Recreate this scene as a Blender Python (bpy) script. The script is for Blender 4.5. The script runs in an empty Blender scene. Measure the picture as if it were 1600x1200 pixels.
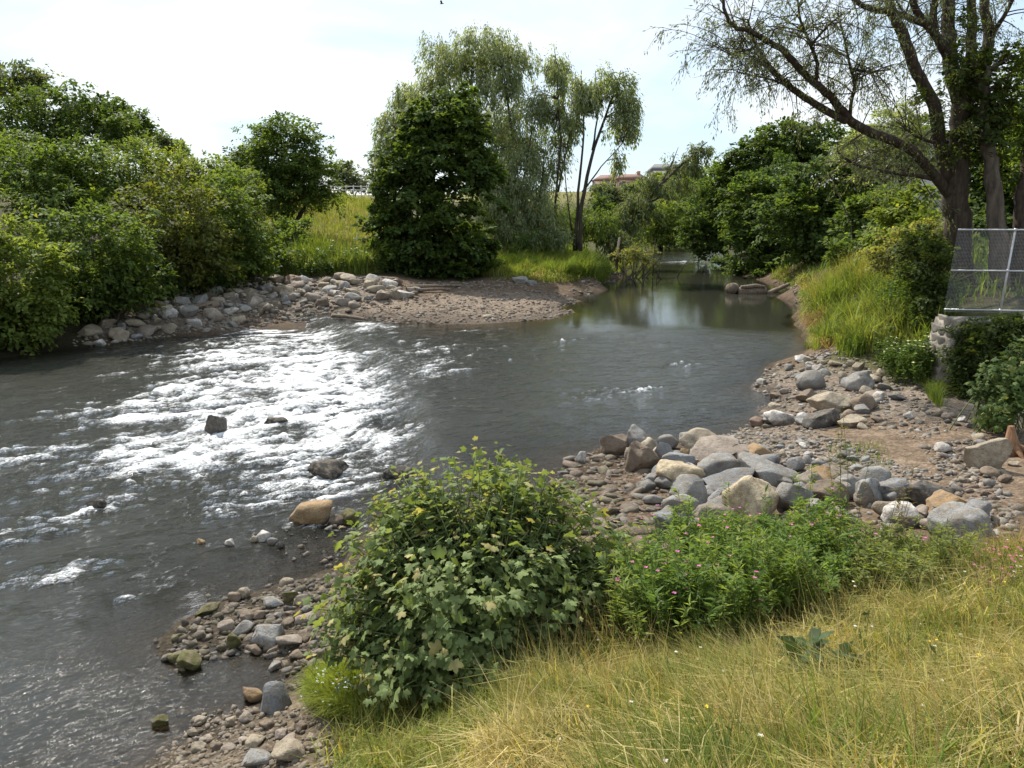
import bpy, bmesh, math, random
import numpy as np
from mathutils import Vector, Matrix, Quaternion

# ------------------------------------------------------------------ camera, sky, sun, exposure
scene = bpy.context.scene
cam_data = bpy.data.cameras.new('camera')
cam_data.sensor_fit = 'HORIZONTAL'; cam_data.sensor_width = 36.0
cam_data.lens = 36.0 * 1256.0 / 1600.0
cam_data.clip_start = 0.1; cam_data.clip_end = 5000.0
camera = bpy.data.objects.new('camera', cam_data)
scene.collection.objects.link(camera)
camera.location = (0.0, 0.0, 5.0)
camera.rotation_euler = (math.radians(90 - 12.1), 0.0, 0.0)
scene.camera = camera

SUN_AZ, SUN_EL = math.radians(-29), math.radians(48)      # azimuth from +Y towards +X
world = bpy.data.worlds.new('World'); scene.world = world; world.use_nodes = True
wn, wl = world.node_tree.nodes, world.node_tree.links
wn.clear()
w_out = wn.new('ShaderNodeOutputWorld'); w_bg = wn.new('ShaderNodeBackground')
sky = wn.new('ShaderNodeTexSky'); sky.sky_type = 'NISHITA'; sky.sun_disc = False
sky.sun_elevation = SUN_EL; sky.sun_rotation = SUN_AZ
sky.air_density = 1.0; sky.dust_density = 0.7; sky.ozone_density = 1.0
w_tc = wn.new('ShaderNodeTexCoord'); w_map = wn.new('ShaderNodeMapping')
w_map.inputs['Scale'].default_value = (1.0, 1.0, 2.6)
w_n = wn.new('ShaderNodeTexNoise'); w_n.inputs['Scale'].default_value = 2.1
w_n.inputs['Detail'].default_value = 7.0; w_n.inputs['Roughness'].default_value = 0.55
w_n.inputs['Distortion'].default_value = 0.35
w_r = wn.new('ShaderNodeValToRGB')
w_r.color_ramp.elements[0].position = 0.42; w_r.color_ramp.elements[0].color = (0, 0, 0, 1)
w_r.color_ramp.elements[1].position = 0.58; w_r.color_ramp.elements[1].color = (1, 1, 1, 1)
w_mix = wn.new('ShaderNodeMix'); w_mix.data_type = 'RGBA'
w_mix.inputs['Factor'].default_value = 0.8
w_c = wn.new('ShaderNodeMix'); w_c.data_type = 'RGBA'
w_c.inputs['A'].default_value = (2.6, 3.35, 4.1, 1); w_c.inputs['B'].default_value = (4.1, 4.12, 4.16, 1)
wl.new(w_tc.outputs['Generated'], w_map.inputs['Vector']); wl.new(w_map.outputs['Vector'], w_n.inputs['Vector'])
wl.new(w_n.outputs['Fac'], w_r.inputs['Fac']); wl.new(w_r.outputs['Color'], w_c.inputs['Factor']); wl.new(w_c.outputs['Result'], w_mix.inputs['B'])
wl.new(sky.outputs['Color'], w_mix.inputs['A']); wl.new(w_mix.outputs['Result'], w_bg.inputs['Color'])
w_bg.inputs['Strength'].default_value = 0.145
wl.new(w_bg.outputs['Background'], w_out.inputs['Surface'])

sun_data = bpy.data.lights.new('sun', 'SUN'); sun_data.energy = 4.1
sun_data.angle = math.radians(0.55); sun_data.color = (1.0, 0.95, 0.86)
sun = bpy.data.objects.new('sun', sun_data); scene.collection.objects.link(sun)
to_sun = Vector((math.sin(SUN_AZ) * math.cos(SUN_EL), math.cos(SUN_AZ) * math.cos(SUN_EL), math.sin(SUN_EL)))
sun.rotation_euler = to_sun.to_track_quat('Z', 'Y').to_euler()

vs = scene.view_settings
vs.view_transform = 'Standard'; vs.look = 'None'; vs.gamma = 1.0; vs.exposure = 0.78
vs.use_curve_mapping = False
scene.cycles.use_denoising = True
scene.cycles.max_bounces = 7; scene.cycles.transparent_max_bounces = 10
scene.cycles.diffuse_bounces = 3; scene.cycles.glossy_bounces = 3; scene.cycles.transmission_bounces = 3
scene.cycles.sample_clamp_indirect = 6.0; scene.cycles.sample_clamp_direct = 14.0
scene.cycles.caustics_reflective = False; scene.cycles.caustics_refractive = False

rng = np.random.default_rng(11)
random.seed(5)

# ------------------------------------------------------------------ terrain heights
#TERRAIN_BEGIN
def _hash(i, j, s):
    h = (i * 374761393 + j * 668265263 + s * 974711) & 0x7fffffff
    h = ((h ^ (h >> 13)) * 1274126177) & 0x7fffffff
    h = (h ^ (h >> 16)) & 0xffff
    return h / 32767.5 - 1.0

def vnoise(x, y, s=0):
    x = np.asarray(x, float); y = np.asarray(y, float)
    i = np.floor(x).astype(np.int64); j = np.floor(y).astype(np.int64)
    fx = x - i; fy = y - j
    fx = fx * fx * fx * (fx * (fx * 6 - 15) + 10); fy = fy * fy * fy * (fy * (fy * 6 - 15) + 10)
    a = _hash(i, j, s); b = _hash(i + 1, j, s); c = _hash(i, j + 1, s); d = _hash(i + 1, j + 1, s)
    return a + (b - a) * fx + (c - a) * fy + (a - b - c + d) * fx * fy

def fbm(x, y, s=0, o=4, g=0.5):
    t = 0; a = 1.0; n = 0
    for k in range(o):
        t = t + a * vnoise(x, y, s + k * 17); n += a; a *= g; x = x * 2.03 + 3.1; y = y * 2.03 - 1.7
    return t / n

def sstep(a, b, x):
    t = np.clip((x - a) / (b - a), 0, 1); return t * t * (3 - 2 * t)

UP = 0.24                                  # level of the pool above the rapids
crest = np.array([(-16.94,50.75,0.1),(-8.73,36.32,0.1),(-5.98,30.93,0.1),(-3.94,25.85,0.1),(-2.87,22,0.1),(-1.95,18.5,0.1),(-1.63,16.38,0.1),(-0.93,13.95,0.1),(1.76,10.26,0.1)])[:, :2]

def crest_dist(x, y):                      # signed distance to the crest, positive upstream
    x = np.asarray(x, float); y = np.asarray(y, float)
    best = np.full(x.shape, 1e9); sg = np.ones(x.shape)
    for (ax, ay), (bx, by) in zip(crest[:-1], crest[1:]):
        dx, dy = bx - ax, by - ay; l2 = dx * dx + dy * dy
        t = np.clip(((x - ax) * dx + (y - ay) * dy) / l2, 0, 1)
        d = np.hypot(x - ax - t * dx, y - ay - t * dy)
        c = dx * (y - ay) - dy * (x - ax)
        m = d < best
        best = np.where(m, d, best); sg = np.where(m, np.sign(c), sg)
    return best * sg

def water_level(x, y):
    return UP * sstep(-1.2, .4, crest_dist(x, y))

shore_left = [(-22.98,21.64,0),(-20.11,24.76,0),(-17.84,27.58,0),(-16.95,29.16,0),(-15.88,30.32,0),(-14.48,32.74,0),(-11.85,35.17,0),(-10.51,37.51,0),(-8.42,37.59,0.05)]
shore_bar = [(-5.7,35.58,0.2),(-2.79,34.86,0.24),(0,35.28,0.24),(1.75,36.37,0.24),(3.12,39,0.24),(3.78,43.88,0.24),(3.95,47.36,0.24),(5.4,52.31,0.24),(7.03,57.28,0.24),(8.68,65.32,0.24),(10.69,73.19,0.24),(13.71,82.07,0.24),(16.6,93.35,0.24),(19.06,102.75,0.24),(21.33,113.17,0.24),(22.08,123.39,0.24),(18.16,128.55,0.24)]
shore_right = [(28.17,124.64,0.24),(25.73,106.31,0.24),(22.68,86.73,0.24),(20.22,73.19,0.24),(17.82,56.21,0.24),(17.66,50.55,0.24),(15.39,42.33,0.24),(13.29,35.92,0.24),(11.05,28.86,0.24),(9.53,26.5,0.24),(7.78,24.27,0.24),(6.66,21.78,0.24),(6.24,19.53,0.24),(5.62,17.97,0.24),(4.81,17.14,0.24),(3.52,16.39,0.24),(2.09,15.78,0.24),(1.22,15.47,0.24),(0.96,14.07,0.24)]
shore_near = [(0,13.01,0.2),(-1.06,12.52,0.1),(-2,11.76,0.05),(-2.44,11.22,0),(-2.8,10.37,0),(-3.62,9.74,0),(-4.15,8.89,0),(-4.14,8.35,0),(-3.67,8.16,0),(-3.05,8.49,0),(-2.7,8.27,0),(-2.52,7.84,0),(-2.67,7.49,0),(-3.19,7.34,0),(-3.25,7.04,0),(-3.26,6.8,0),(-3.45,6.44,0),(-3.69,5.71,0)]
bed = [(-13.34,17.89,-0.35),(-12.38,21.58,-0.35),(-10.87,26.8,-0.3),(-7.72,15.37,-0.4),(-5.87,17.72,-0.3),(-6.79,11.3,-0.4),(-5.22,12.27,-0.3),(-4.18,14.23,-0.25),(-3.6,17.39,-0.2),(-7.42,28.68,-0.2),(-5.65,8.54,-0.3),(-4.19,7.57,-0.22),(-3.39,7.97,-0.1),(-3.41,28.13,-0.1),(-1.67,20.28,-0.2),(0,24.26,-0.2),(2.32,28.68,-0.2),(5.94,37,-0.5),(9.76,48.95,-0.7),(13.67,48.95,-0.7),(16.44,74.22,-0.7),(12.1,37.67,-0.6),(4.22,20.57,-0.1),(2.38,19.26,-0.1),(-0.28,17.05,-0.1),(21.09,105.02,-0.6),(23.84,118.89,-0.6),(-14.12,13.96,-0.4),(-9.08,9.44,-0.4),(-5.7,6.16,-0.4),(-1.28,31.89,0),(2.2,34.31,-0.1),(4.9,45.51,-0.3),(6.73,52.89,-0.4),(9.43,59.41,-0.5),(12.65,75.47,-0.5),(16.75,87.74,-0.5),(4.16,40,-0.3),(16.57,48.91,-0.5),(13.94,39.55,-0.4),(20.28,70.17,-0.5),(21.88,86.65,-0.5),(11.72,32.33,-0.2),(9.41,28.39,-0.1),(6.78,23.79,-0.1),(5.92,20.02,-0.1),(-16.73,25.72,-0.3),(-17.16,23.36,-0.3),(-15.76,28.21,-0.3),(25.38,111.26,-0.5),(-18.4,21.38,-0.3)]
land = [(16.61,46.06,1.1),(13.57,36.88,1),(20.56,60.62,1.2),(12.07,32.14,1),(-20.63,27.1,1.3),(-20.01,31.34,1.3),(-18.7,35.03,1.2),(-16.35,37.4,1.3),(-15.1,42.31,1.35),(-13.45,45.93,1.4),(-10.18,45.93,1.4),(-7.13,45.03,1.4),(-5.41,48.78,1.1),(-2.33,49.06,1),(0,47.84,1.1),(3.2,50.51,1.2),(5.15,52.15,1.2),(-3.59,40.9,0.4),(0,40.46,0.45),(2.03,42.41,0.4),(-6.24,39.07,0.45),(-8.53,39.64,0.7),(-10.9,36.92,0.7),(-13.81,34.55,0.7),(6.52,59.02,1.3),(2.51,63.76,1.6),(-2.01,63.76,1.6),(8.36,20.52,0.6),(7.81,21.84,0.5),(8.92,16.74,0.85),(7.17,14.46,0.8),(7.33,11.53,0.95),(4.72,12.52,0.6),(2.71,12.95,0.45),(1.54,11.37,0.4),(1.7,9.96,0.5),(1.44,13.23,0.35),(4.74,15.04,0.5),(9.64,21.63,0.9),(10.06,25.49,0.9),(12.96,33.49,1.1),(12.46,28.3,1.25),(10.79,21.51,1.1),(15.64,41.04,1.2),(17.65,48.48,1.2),(5.21,8.71,1),(5.66,8.38,1.15),(2.88,7.36,1),(1.89,7.77,0.85),(1.2,8.7,0.6),(1.2,6.88,1),(-0.34,6.39,0.85),(0.37,7.14,0.85),(-1.43,8.23,0.45),(-1.35,9.84,0.3),(-1.29,6.29,0.6),(-2.02,7.37,0.25),(-2.72,9.24,0.07),(-3.25,9.37,0),(-3.66,8.93,-0.02),(-2.36,9.79,0.14),(-2.52,6.33,0.25),(-1.96,6.21,0.4),(0.75,4.14,1.85),(1.81,5.08,1.6),(3.69,6.03,1.55),(2.63,3.68,2.2),(-0.35,4.77,1.35),(-1.21,5.55,0.75)]
pts_xyz = np.array([(-26,34,2.8),(-20,42,3.0),(-14,46,2.6),(-10,52,2.4),(-30,60,6.6),(-45,60,7.4),(-60,45,7.0),(-40,40,4.6),(-24,62,4.2),(-14,62,2.8),(-16,78,5.0),(-20,96,6.6),(-30,90,7.2),(-60,90,8.6),(-5,62,2.2),(-3,75,2.5),(5,68,1.6),(4,85,2.2),(2,105,2.0),(0,130,2.6),(12,150,2.6),(30,165,3.5),(20,175,6.0),
    (14.2,22.5,2.45),(11.2,22.4,2.0),(11.4,20.8,2.4),(16,20.9,2.5),(22,21,2.6),(10.9,17.8,.8),(14,17,1.0),(17,16,1.2),(10.6,20.5,1.1),(14,26,2.6),(20,28,2.9),(14,34,2.4),(20,45,2.8),(20.8,55,2.2),(22.5,62,2.0),(24,70,3.0),(30,50,3.4),(26,80,2.5),(34,100,3.5),(24,112,-.6),(25.5,125,-.5),(22,98,-.6),(23.5,104,-.6),(40,120,5.0),(30,140,4.0),
    (0,2,2.7),(4,2,3.0),(9,4,2.6),(12,8,1.6),(14,12,1.2),(-2,3.2,1.5),(-4,1.5,.8),(0,-4,3.6),(10,-6,3.8),(-8,-2,.2),(-14,5,-.4),(-20,-8,-.4),(-16,14,-.4),(-26,18,-.4),(-34,22,.4),(-38,26,2.0),
    (-120,140,9),(-60,150,7.5),(-20,160,6),(60,170,8),(120,120,9),(0,230,9),(40,235,11),(-60,240,9),(110,230,12),(80,60,5),(80,10,4),(-80,10,4),(-90,60,8),(0,-60,4),(-60,-40,3),(60,-40,4),(0,300,12),(150,300,12),(-150,300,10)], float)
_C = np.concatenate([np.array(shore_left), np.array(shore_bar), np.array(shore_right), np.array(shore_near), np.array(bed), np.array(land), pts_xyz])
_XY, _Z = _C[:, :2], _C[:, 2]
_D = np.hypot(_XY[:, None, 0] - _XY[None, :, 0], _XY[:, None, 1] - _XY[None, :, 1])
_n = len(_C)
_A = np.zeros((_n + 1, _n + 1)); _A[:_n, :_n] = -_D - 0.02 * np.eye(_n); _A[:_n, _n] = 1; _A[_n, :_n] = 1
_W = np.linalg.solve(_A, np.concatenate([_Z, [0.0]]))

def height(x, y, detail=True):
    x = np.asarray(x, float); y = np.asarray(y, float); sh = x.shape
    xf, yf = x.ravel(), y.ravel(); out = np.empty(len(xf))
    for k in range(0, len(xf), 20000):
        a, b = xf[k:k + 20000], yf[k:k + 20000]
        out[k:k + 20000] = -np.hypot(a[:, None] - _XY[None, :, 0], b[:, None] - _XY[None, :, 1]) @ _W[:_n] + _W[_n]
    r = np.hypot(xf, yf - 60)
    t = sstep(260, 420, r)
    out = out * (1 - t) + 13.0 * t + t * 5 * fbm(xf / 180, yf / 180, 5, 3)
    if detail:
        out = out + 0.05 * fbm(xf / 0.9, yf / 0.9, 2, 3) + 0.12 * fbm(xf / 4, yf / 4, 9, 2) * sstep(0.3, 1.2, out)
    return out.reshape(sh)

def ground_or_water(x, y):
    return np.maximum(height(x, y), water_level(x, y))
#TERRAIN_END

# ------------------------------------------------------------------ helpers
COL = scene.collection
def link(o): COL.objects.link(o); return o

def tag(o, label=None, cat=None, group=None, kind=None):
    if label: o['label'] = label
    if cat: o['category'] = cat
    if group: o['group'] = group
    if kind: o['kind'] = kind
    return o

def empty(name, loc):
    o = bpy.data.objects.new(name, None); o.location = loc; o.empty_display_size = 0.2
    return link(o)

def mesh_np(name, V, loops, totals, mat=None, smooth=False, col=None, attrs=None):
    V = np.ascontiguousarray(V, np.float32).reshape(-1, 3)
    loops = np.ascontiguousarray(loops, np.int32).ravel(); totals = np.ascontiguousarray(totals, np.int32).ravel()
    me = bpy.data.meshes.new(name)
    me.vertices.add(len(V)); me.vertices.foreach_set('co', V.ravel())
    me.loops.add(len(loops)); me.loops.foreach_set('vertex_index', loops)
    me.polygons.add(len(totals))
    starts = np.concatenate([[0], np.cumsum(totals)[:-1]]).astype(np.int32)
    me.polygons.foreach_set('loop_start', starts); me.polygons.foreach_set('loop_total', totals)
    if smooth: me.polygons.foreach_set('use_smooth', np.ones(len(totals), bool))
    if col is not None:
        a = me.color_attributes.new('Col', 'FLOAT_COLOR', 'POINT')
        c = np.ones((len(V), 4), np.float32); c[:, :3] = col
        a.data.foreach_set('color', c.ravel())
    for k, v in (attrs or {}).items():
        a = me.attributes.new(k, 'FLOAT', 'POINT'); a.data.foreach_set('value', np.ascontiguousarray(v, np.float32))
    me.update(calc_edges=True)
    if mat: me.materials.append(mat)
    return me

def add(name, me, parent=None, loc=None):
    o = bpy.data.objects.new(name, me); link(o)
    if parent is not None:
        o.parent = parent
        if loc is None: o.location = -Vector(parent.location)   # vertices are in world space
    if loc is not None: o.location = loc
    return o

class Mesh:                                # collects tubes and boxes into one part
    def __init__(s): s.v = []; s.l = []; s.t = []; s.n = 0
    def raw(s, V, faces):
        for f in faces: s.l.extend([i + s.n for i in f]); s.t.append(len(f))
        s.v.append(np.asarray(V, float)); s.n += len(V)
    def tube(s, pts, rad, k=6, cap=True):
        pts = np.asarray(pts, float); n = len(pts); rad = np.broadcast_to(np.asarray(rad, float), (n,))
        T = np.gradient(pts, axis=0); T /= np.linalg.norm(T, axis=1)[:, None] + 1e-9
        ref = np.array([0, 0, 1.0]) if abs(T[:, 2]).mean() < .85 else np.array([1.0, 0, 0])
        U = np.cross(T, ref); U /= np.linalg.norm(U, axis=1)[:, None] + 1e-9; B = np.cross(T, U)
        a = np.arange(k) * 2 * math.pi / k
        V = pts[:, None] + rad[:, None, None] * (np.cos(a)[None, :, None] * U[:, None] + np.sin(a)[None, :, None] * B[:, None])
        F = []
        for i in range(n - 1):
            for j in range(k):
                F.append((i * k + j, i * k + (j + 1) % k, (i + 1) * k + (j + 1) % k, (i + 1) * k + j))
        if cap: F.append(tuple(range(k))[::-1]); F.append(tuple((n - 1) * k + j for j in range(k)))
        s.raw(V.reshape(-1, 3), F)
    def box(s, c, size, rz=0.0):
        c = np.asarray(c, float); h = np.asarray(size, float) / 2
        V = np.array([(x, y, z) for z in (-1, 1) for y in (-1, 1) for x in (-1, 1)], float) * h
        co, si = math.cos(rz), math.sin(rz)
        V = np.stack([V[:, 0] * co - V[:, 1] * si, V[:, 0] * si + V[:, 1] * co, V[:, 2]], 1) + c
        s.raw(V, [(0, 2, 3, 1), (4, 5, 7, 6), (0, 1, 5, 4), (2, 6, 7, 3), (0, 4, 6, 2), (1, 3, 7, 5)])
    def build(s, name, mat, parent=None, smooth=False):
        return add(name, mesh_np(name, np.concatenate(s.v), s.l, s.t, mat, smooth), parent)

def unit(v): return v / (np.linalg.norm(v, axis=-1, keepdims=True) + 1e-9)

# ------------------------------------------------------------------ materials
def new_mat(name):
    m = bpy.data.materials.new(name); m.use_nodes = True
    n, l = m.node_tree.nodes, m.node_tree.links
    return m, n, l, n['Principled BSDF'], n['Material Output']

def noise(n, l, scale, detail=4, rough=.55, vec=None):
    t = n.new('ShaderNodeTexNoise'); t.inputs['Scale'].default_value = scale
    t.inputs['Detail'].default_value = detail; t.inputs['Roughness'].default_value = rough
    if vec is not None: l.new(vec, t.inputs['Vector'])
    return t

def ramp(n, l, src, stops):
    r = n.new('ShaderNodeValToRGB'); e = r.color_ramp.elements
    while len(e) < len(stops): e.new(0.5)
    for k, (p, c) in enumerate(stops):
        e[k].position = p; e[k].color = (*c, 1) if len(c) == 3 else c
    l.new(src, r.inputs['Fac']); return r

def mixc(n, l, fac, a, b, mode='MIX'):
    m = n.new('ShaderNodeMix'); m.data_type = 'RGBA'; m.blend_type = mode
    for s, v in (('Factor', fac), ('A', a), ('B', b)):
        if hasattr(v, 'is_linked'): l.new(v, m.inputs[s])
        else: m.inputs[s].default_value = v if s == 'Factor' else ((*v, 1) if len(v) == 3 else v)
    return m.outputs['Result']

def leaf_mat(name, trans=.47, rough=.6, spec=.12):
    m, n, l, p, out = new_mat(name)
    at = n.new('ShaderNodeAttribute'); at.attribute_name = 'Col'
    geo = n.new('ShaderNodeNewGeometry')
    nz = noise(n, l, 9.0, 2, .5, geo.outputs['Position'])
    r = ramp(n, l, nz.outputs['Fac'], [(.3, (.72, .72, .72)), (.7, (1.2, 1.2, 1.2))])
    c = mixc(n, l, 1.0, at.outputs['Color'], r.outputs['Color'], 'MULTIPLY')
    l.new(c, p.inputs['Base Color'])
    p.inputs['Roughness'].default_value = rough; p.inputs['Specular IOR Level'].default_value = spec
    tr = n.new('ShaderNodeBsdfTranslucent')
    tc = mixc(n, l, 1.0, c, (1.5, 1.45, .55), 'MULTIPLY'); l.new(tc, tr.inputs['Color'])
    mx = n.new('ShaderNodeMixShader'); mx.inputs['Fac'].default_value = trans
    l.new(p.outputs['BSDF'], mx.inputs[1]); l.new(tr.outputs['BSDF'], mx.inputs[2]); l.new(mx.outputs['Shader'], out.inputs['Surface'])
    return m

M_LEAF = leaf_mat('foliage'); M_GLOSSLEAF = leaf_mat('broad_leaf', .34, .6, .1)
M_GRASS = leaf_mat('grass_blade', .36, .7, .1); M_PETAL = leaf_mat('petal', .35, .6, .2)

def bark_mat(name, c1, c2, scale=6):
    m, n, l, p, out = new_mat(name)
    geo = n.new('ShaderNodeNewGeometry'); mp = n.new('ShaderNodeMapping'); mp.inputs['Scale'].default_value = (1, 1, .22)
    l.new(geo.outputs['Position'], mp.inputs['Vector'])
    nz = noise(n, l, scale, 6, .65, mp.outputs['Vector'])
    r = ramp(n, l, nz.outputs['Fac'], [(.32, c1), (.68, c2)]); l.new(r.outputs['Color'], p.inputs['Base Color'])
    p.inputs['Roughness'].default_value = .9; p.inputs['Specular IOR Level'].default_value = .2
    b = n.new('ShaderNodeBump'); b.inputs['Strength'].default_value = .7; b.inputs['Distance'].default_value = .04
    l.new(nz.outputs['Fac'], b.inputs['Height']); l.new(b.outputs['Normal'], p.inputs['Normal'])
    return m
M_BARK = bark_mat('bark_dark', (.03, .024, .018), (.10, .08, .06))
M_BARKW = bark_mat('bark_willow', (.026, .019, .014), (.085, .063, .046), 9)
M_BARKL = bark_mat('bark_pale', (.05, .04, .032), (.17, .135, .105))
M_DRIFT = bark_mat('driftwood', (.10, .075, .055), (.3, .235, .175), 12)
M_STUMP = bark_mat('stump_wood', (.12, .055, .03), (.34, .2, .11), 12)

def stone_mat(name, attr):
    m, n, l, p, out = new_mat(name)
    if attr:
        s = n.new('ShaderNodeAttribute'); s.attribute_name = 'Col'; base = s.outputs['Color']
    else:
        s = n.new('ShaderNodeObjectInfo'); base = s.outputs['Color']
    geo = n.new('ShaderNodeNewGeometry'); pos = geo.outputs['Position']
    n1 = noise(n, l, 3.5, 6, .6, pos); n2 = noise(n, l, 42, 4, .7, pos); n3 = noise(n, l, 11, 5, .6, pos)
    r1 = ramp(n, l, n1.outputs['Fac'], [(.3, (.62, .58, .54)), (.55, (1, 1, 1)), (.75, (1.22, 1.2, 1.16))])
    r2 = ramp(n, l, n2.outputs['Fac'], [(.3, (.72, .72, .74)), (.7, (1.2, 1.2, 1.18))])
    c = mixc(n, l, 1.0, base, r1.outputs['Color'], 'MULTIPLY'); c = mixc(n, l, 1.0, c, r2.outputs['Color'], 'MULTIPLY')
    # earthy film and pale lichen in patches
    r3 = ramp(n, l, n3.outputs['Fac'], [(.46, (0, 0, 0)), (.64, (.7, .7, .7))])
    c = mixc(n, l, r3.outputs['Color'], c, (.21, .165, .115))
    n4 = noise(n, l, 6.3, 5, .7, pos); r4 = ramp(n, l, n4.outputs['Fac'], [(.62, (0, 0, 0)), (.72, (.5, .5, .5))])
    c = mixc(n, l, r4.outputs['Color'], c, (.42, .40, .36))
    # veins
    mp = n.new('ShaderNodeMapping'); mp.inputs['Rotation'].default_value = (.6, .4, .2); mp.inputs['Scale'].default_value = (1, 1, 6)
    l.new(pos, mp.inputs['Vector']); n5 = noise(n, l, 2.2, 7, .6, mp.outputs['Vector'])
    r5 = ramp(n, l, n5.outputs['Fac'], [(.49, (1, 1, 1)), (.505, (.62, .6, .58)), (.52, (1, 1, 1))])
    c = mixc(n, l, .8, c, r5.outputs['Color'], 'MULTIPLY')
    l.new(c, p.inputs['Base Color'])
    p.inputs['Roughness'].default_value = .82; p.inputs['Specular IOR Level'].default_value = .3
    b = n.new('ShaderNodeBump'); b.inputs['Strength'].default_value = .9; b.inputs['Distance'].default_value = .045
    h = mixc(n, l, .4, n3.outputs['Fac'], n2.outputs['Fac']); l.new(h, b.inputs['Height'])
    l.new(b.outputs['Normal'], p.inputs['Normal'])
    return m
M_STONE = stone_mat('stone', False); M_STONES = stone_mat('stones_scattered', True)

def plain_mat(name, c, rough=.7, metal=0.0, var=.15, scale=8):
    m, n, l, p, out = new_mat(name)
    geo = n.new('ShaderNodeNewGeometry'); nz = noise(n, l, scale, 5, .6, geo.outputs['Position'])
    r = ramp(n, l, nz.outputs['Fac'], [(.3, tuple(x * (1 - var) for x in c)), (.7, tuple(min(1, x * (1 + var)) for x in c))])
    l.new(r.outputs['Color'], p.inputs['Base Color'])
    p.inputs['Roughness'].default_value = rough; p.inputs['Metallic'].default_value = metal
    return m

# ------------------------------------------------------------------ ground: one sheet out to the horizon
def polar_grid(ang, rad):
    A, R = np.meshgrid(ang, rad, indexing='xy')
    return R * np.sin(A), R * np.cos(A)

def grid_faces(nr, na, wrap=False):
    i, j = np.meshgrid(np.arange(nr - 1), np.arange(na if wrap else na - 1), indexing='ij')
    j2 = (j + 1) % na
    return np.stack([i * na + j, i * na + j2, (i + 1) * na + j2, (i + 1) * na + j], -1).reshape(-1, 4)

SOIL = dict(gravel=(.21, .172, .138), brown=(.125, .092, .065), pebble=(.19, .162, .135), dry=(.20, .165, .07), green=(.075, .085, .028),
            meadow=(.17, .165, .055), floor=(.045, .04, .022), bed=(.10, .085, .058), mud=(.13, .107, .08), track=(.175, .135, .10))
soil_pts = []
def soil(kind, pts): soil_pts.extend((p[0], p[1], *SOIL[kind]) for p in pts)
soil('gravel', [(-7.25,37.79,0.24),(-4.71,39.33,0.42),(-2.65,41.59,0.49),(0,41.56,0.49),(2,41.93,0.38),(2.94,40.89,0.24),(-2.93,36.57,0.3),(0.59,37.15,0.32)])
soil('brown', [(-3.63,45.8,0.94),(-0.74,46.71,0.9),(2.26,47.52,0.71),(-5.53,43.5,0.97)])
soil('pebble', [(-15.73,32.66,0.28),(-13.8,34.53,0.7),(-12.5,39.23,0.74),(-10.54,41.41,0.84),(-8.52,42.91,1.03),(-12.56,34.82,0.25),(-10.9,39.03,0.45)])
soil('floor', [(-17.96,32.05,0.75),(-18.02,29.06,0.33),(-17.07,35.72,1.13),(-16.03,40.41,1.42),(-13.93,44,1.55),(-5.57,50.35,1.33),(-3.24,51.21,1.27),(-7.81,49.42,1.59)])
soil('green', [(-12.55,49.79,2.34),(-10.36,50.56,2.11),(0,56.87,1.52),(3.15,57.01,1.29),(5.53,58.38,1.2),(3.03,77.11,1.79),(13.13,29.93,1.51),(10.83,22.47,1.66),(13.36,33.6,1.62),(10.73,20.73,1.24)])
soil('pebble', [(8.41,20.64,0.57),(7.49,21.39,0.41),(8.44,17.15,0.75),(5.21,13.94,0.59),(5.87,13.3,0.68),(5.16,15.59,0.47),(6.51,19.89,0.24),(9.77,18.4,0.75)])
soil('track', [(7.26,15.17,0.72),(7.07,13.75,0.77),(6.97,12.28,0.85),(6.87,11.06,0.92),(7.24,16.59,0.6)])
soil('brown', [(1.54,14.18,0.26),(1.64,12.17,0.4),(1.86,10.99,0.45),(6.92,10.39,0.98),(5.9,9.13,1.06),(5.8,8.6,1.13),(3.24,12.9,0.47),(1.37,15.01,0.25),(2.09,10.22,0.49)])
soil('dry', [(2.06,5.84,1.38),(2.85,5.38,1.66),(3.86,5.89,1.63),(1.23,4.55,1.73),(1.76,3.9,2.08),(2.63,4.18,1.99),(0.65,4.82,1.53),(4.43,6.46,1.55)])
soil('green', [(2.07,7.96,0.82),(2.63,7.58,0.96),(3.65,7.68,1.12),(4.56,8.18,1.09),(-0.86,6.01,0.79),(-0.73,6.84,0.69),(-0.19,5.27,1.21)])
soil('mud', [(-2.1,6.28,0.35),(-2.58,6.51,0.18),(-1.76,6.55,0.42),(-1.37,5.86,0.66),(-2.76,6.36,0.16),(-2.56,9.21,0.08),(-2.77,8.82,0.04),(-2.32,9.6,0.14)])
soil('bed', [(-9.69,16.72,0),(-11.4,23.34,0),(-5.45,12.93,0),(-6.29,10.47,0),(-4.85,16.72,0),(-2.77,16.7,0),(-0.9,22.22,0.24),(1.81,22.22,0.24),(7.19,35.93,0.24),(11.42,40.89,0.24),(13.74,62,0.24),(-4.98,8.06,0),(-3.76,7.7,0),(0,18.57,0.24),(3.05,18.57,0.24),(-3.16,7.94,0),(-3.75,6.95,0)])
soil('meadow', [(-16, 75, 0), (-20, 90, 0), (-12, 64, 0), (-45, 62, 0), (-40, 55, 0), (-30, 75, 0), (-60, 80, 0), (0, 230, 0), (-60, 240, 0), (60, 240, 0), (0, 300, 0), (-150, 300, 0), (150, 300, 0), (-900, 900, 0), (900, 900, 0), (0, 2000, 0)])
soil('green', [(10.49,75.99,0.24),(14.01,86.78,0.24),(4.72,51.95,1.21)])
soil('brown', [(6.27,56.58,0.43),(7.19,58.68,0.72),(5.24,50.86,0.69),(18.44,54.18,0.75),(15.95,44.13,0.74),(13.54,36.48,0.75),(12.35,33.38,0.58),(11.23,29.58,0.36),(9.65,24.93,0.79),(18.79,59.43,0.67),(-13.28,33.07,0.08),(-15.27,31.62,0.04),(-11.39,35.54,0.15)])
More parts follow.
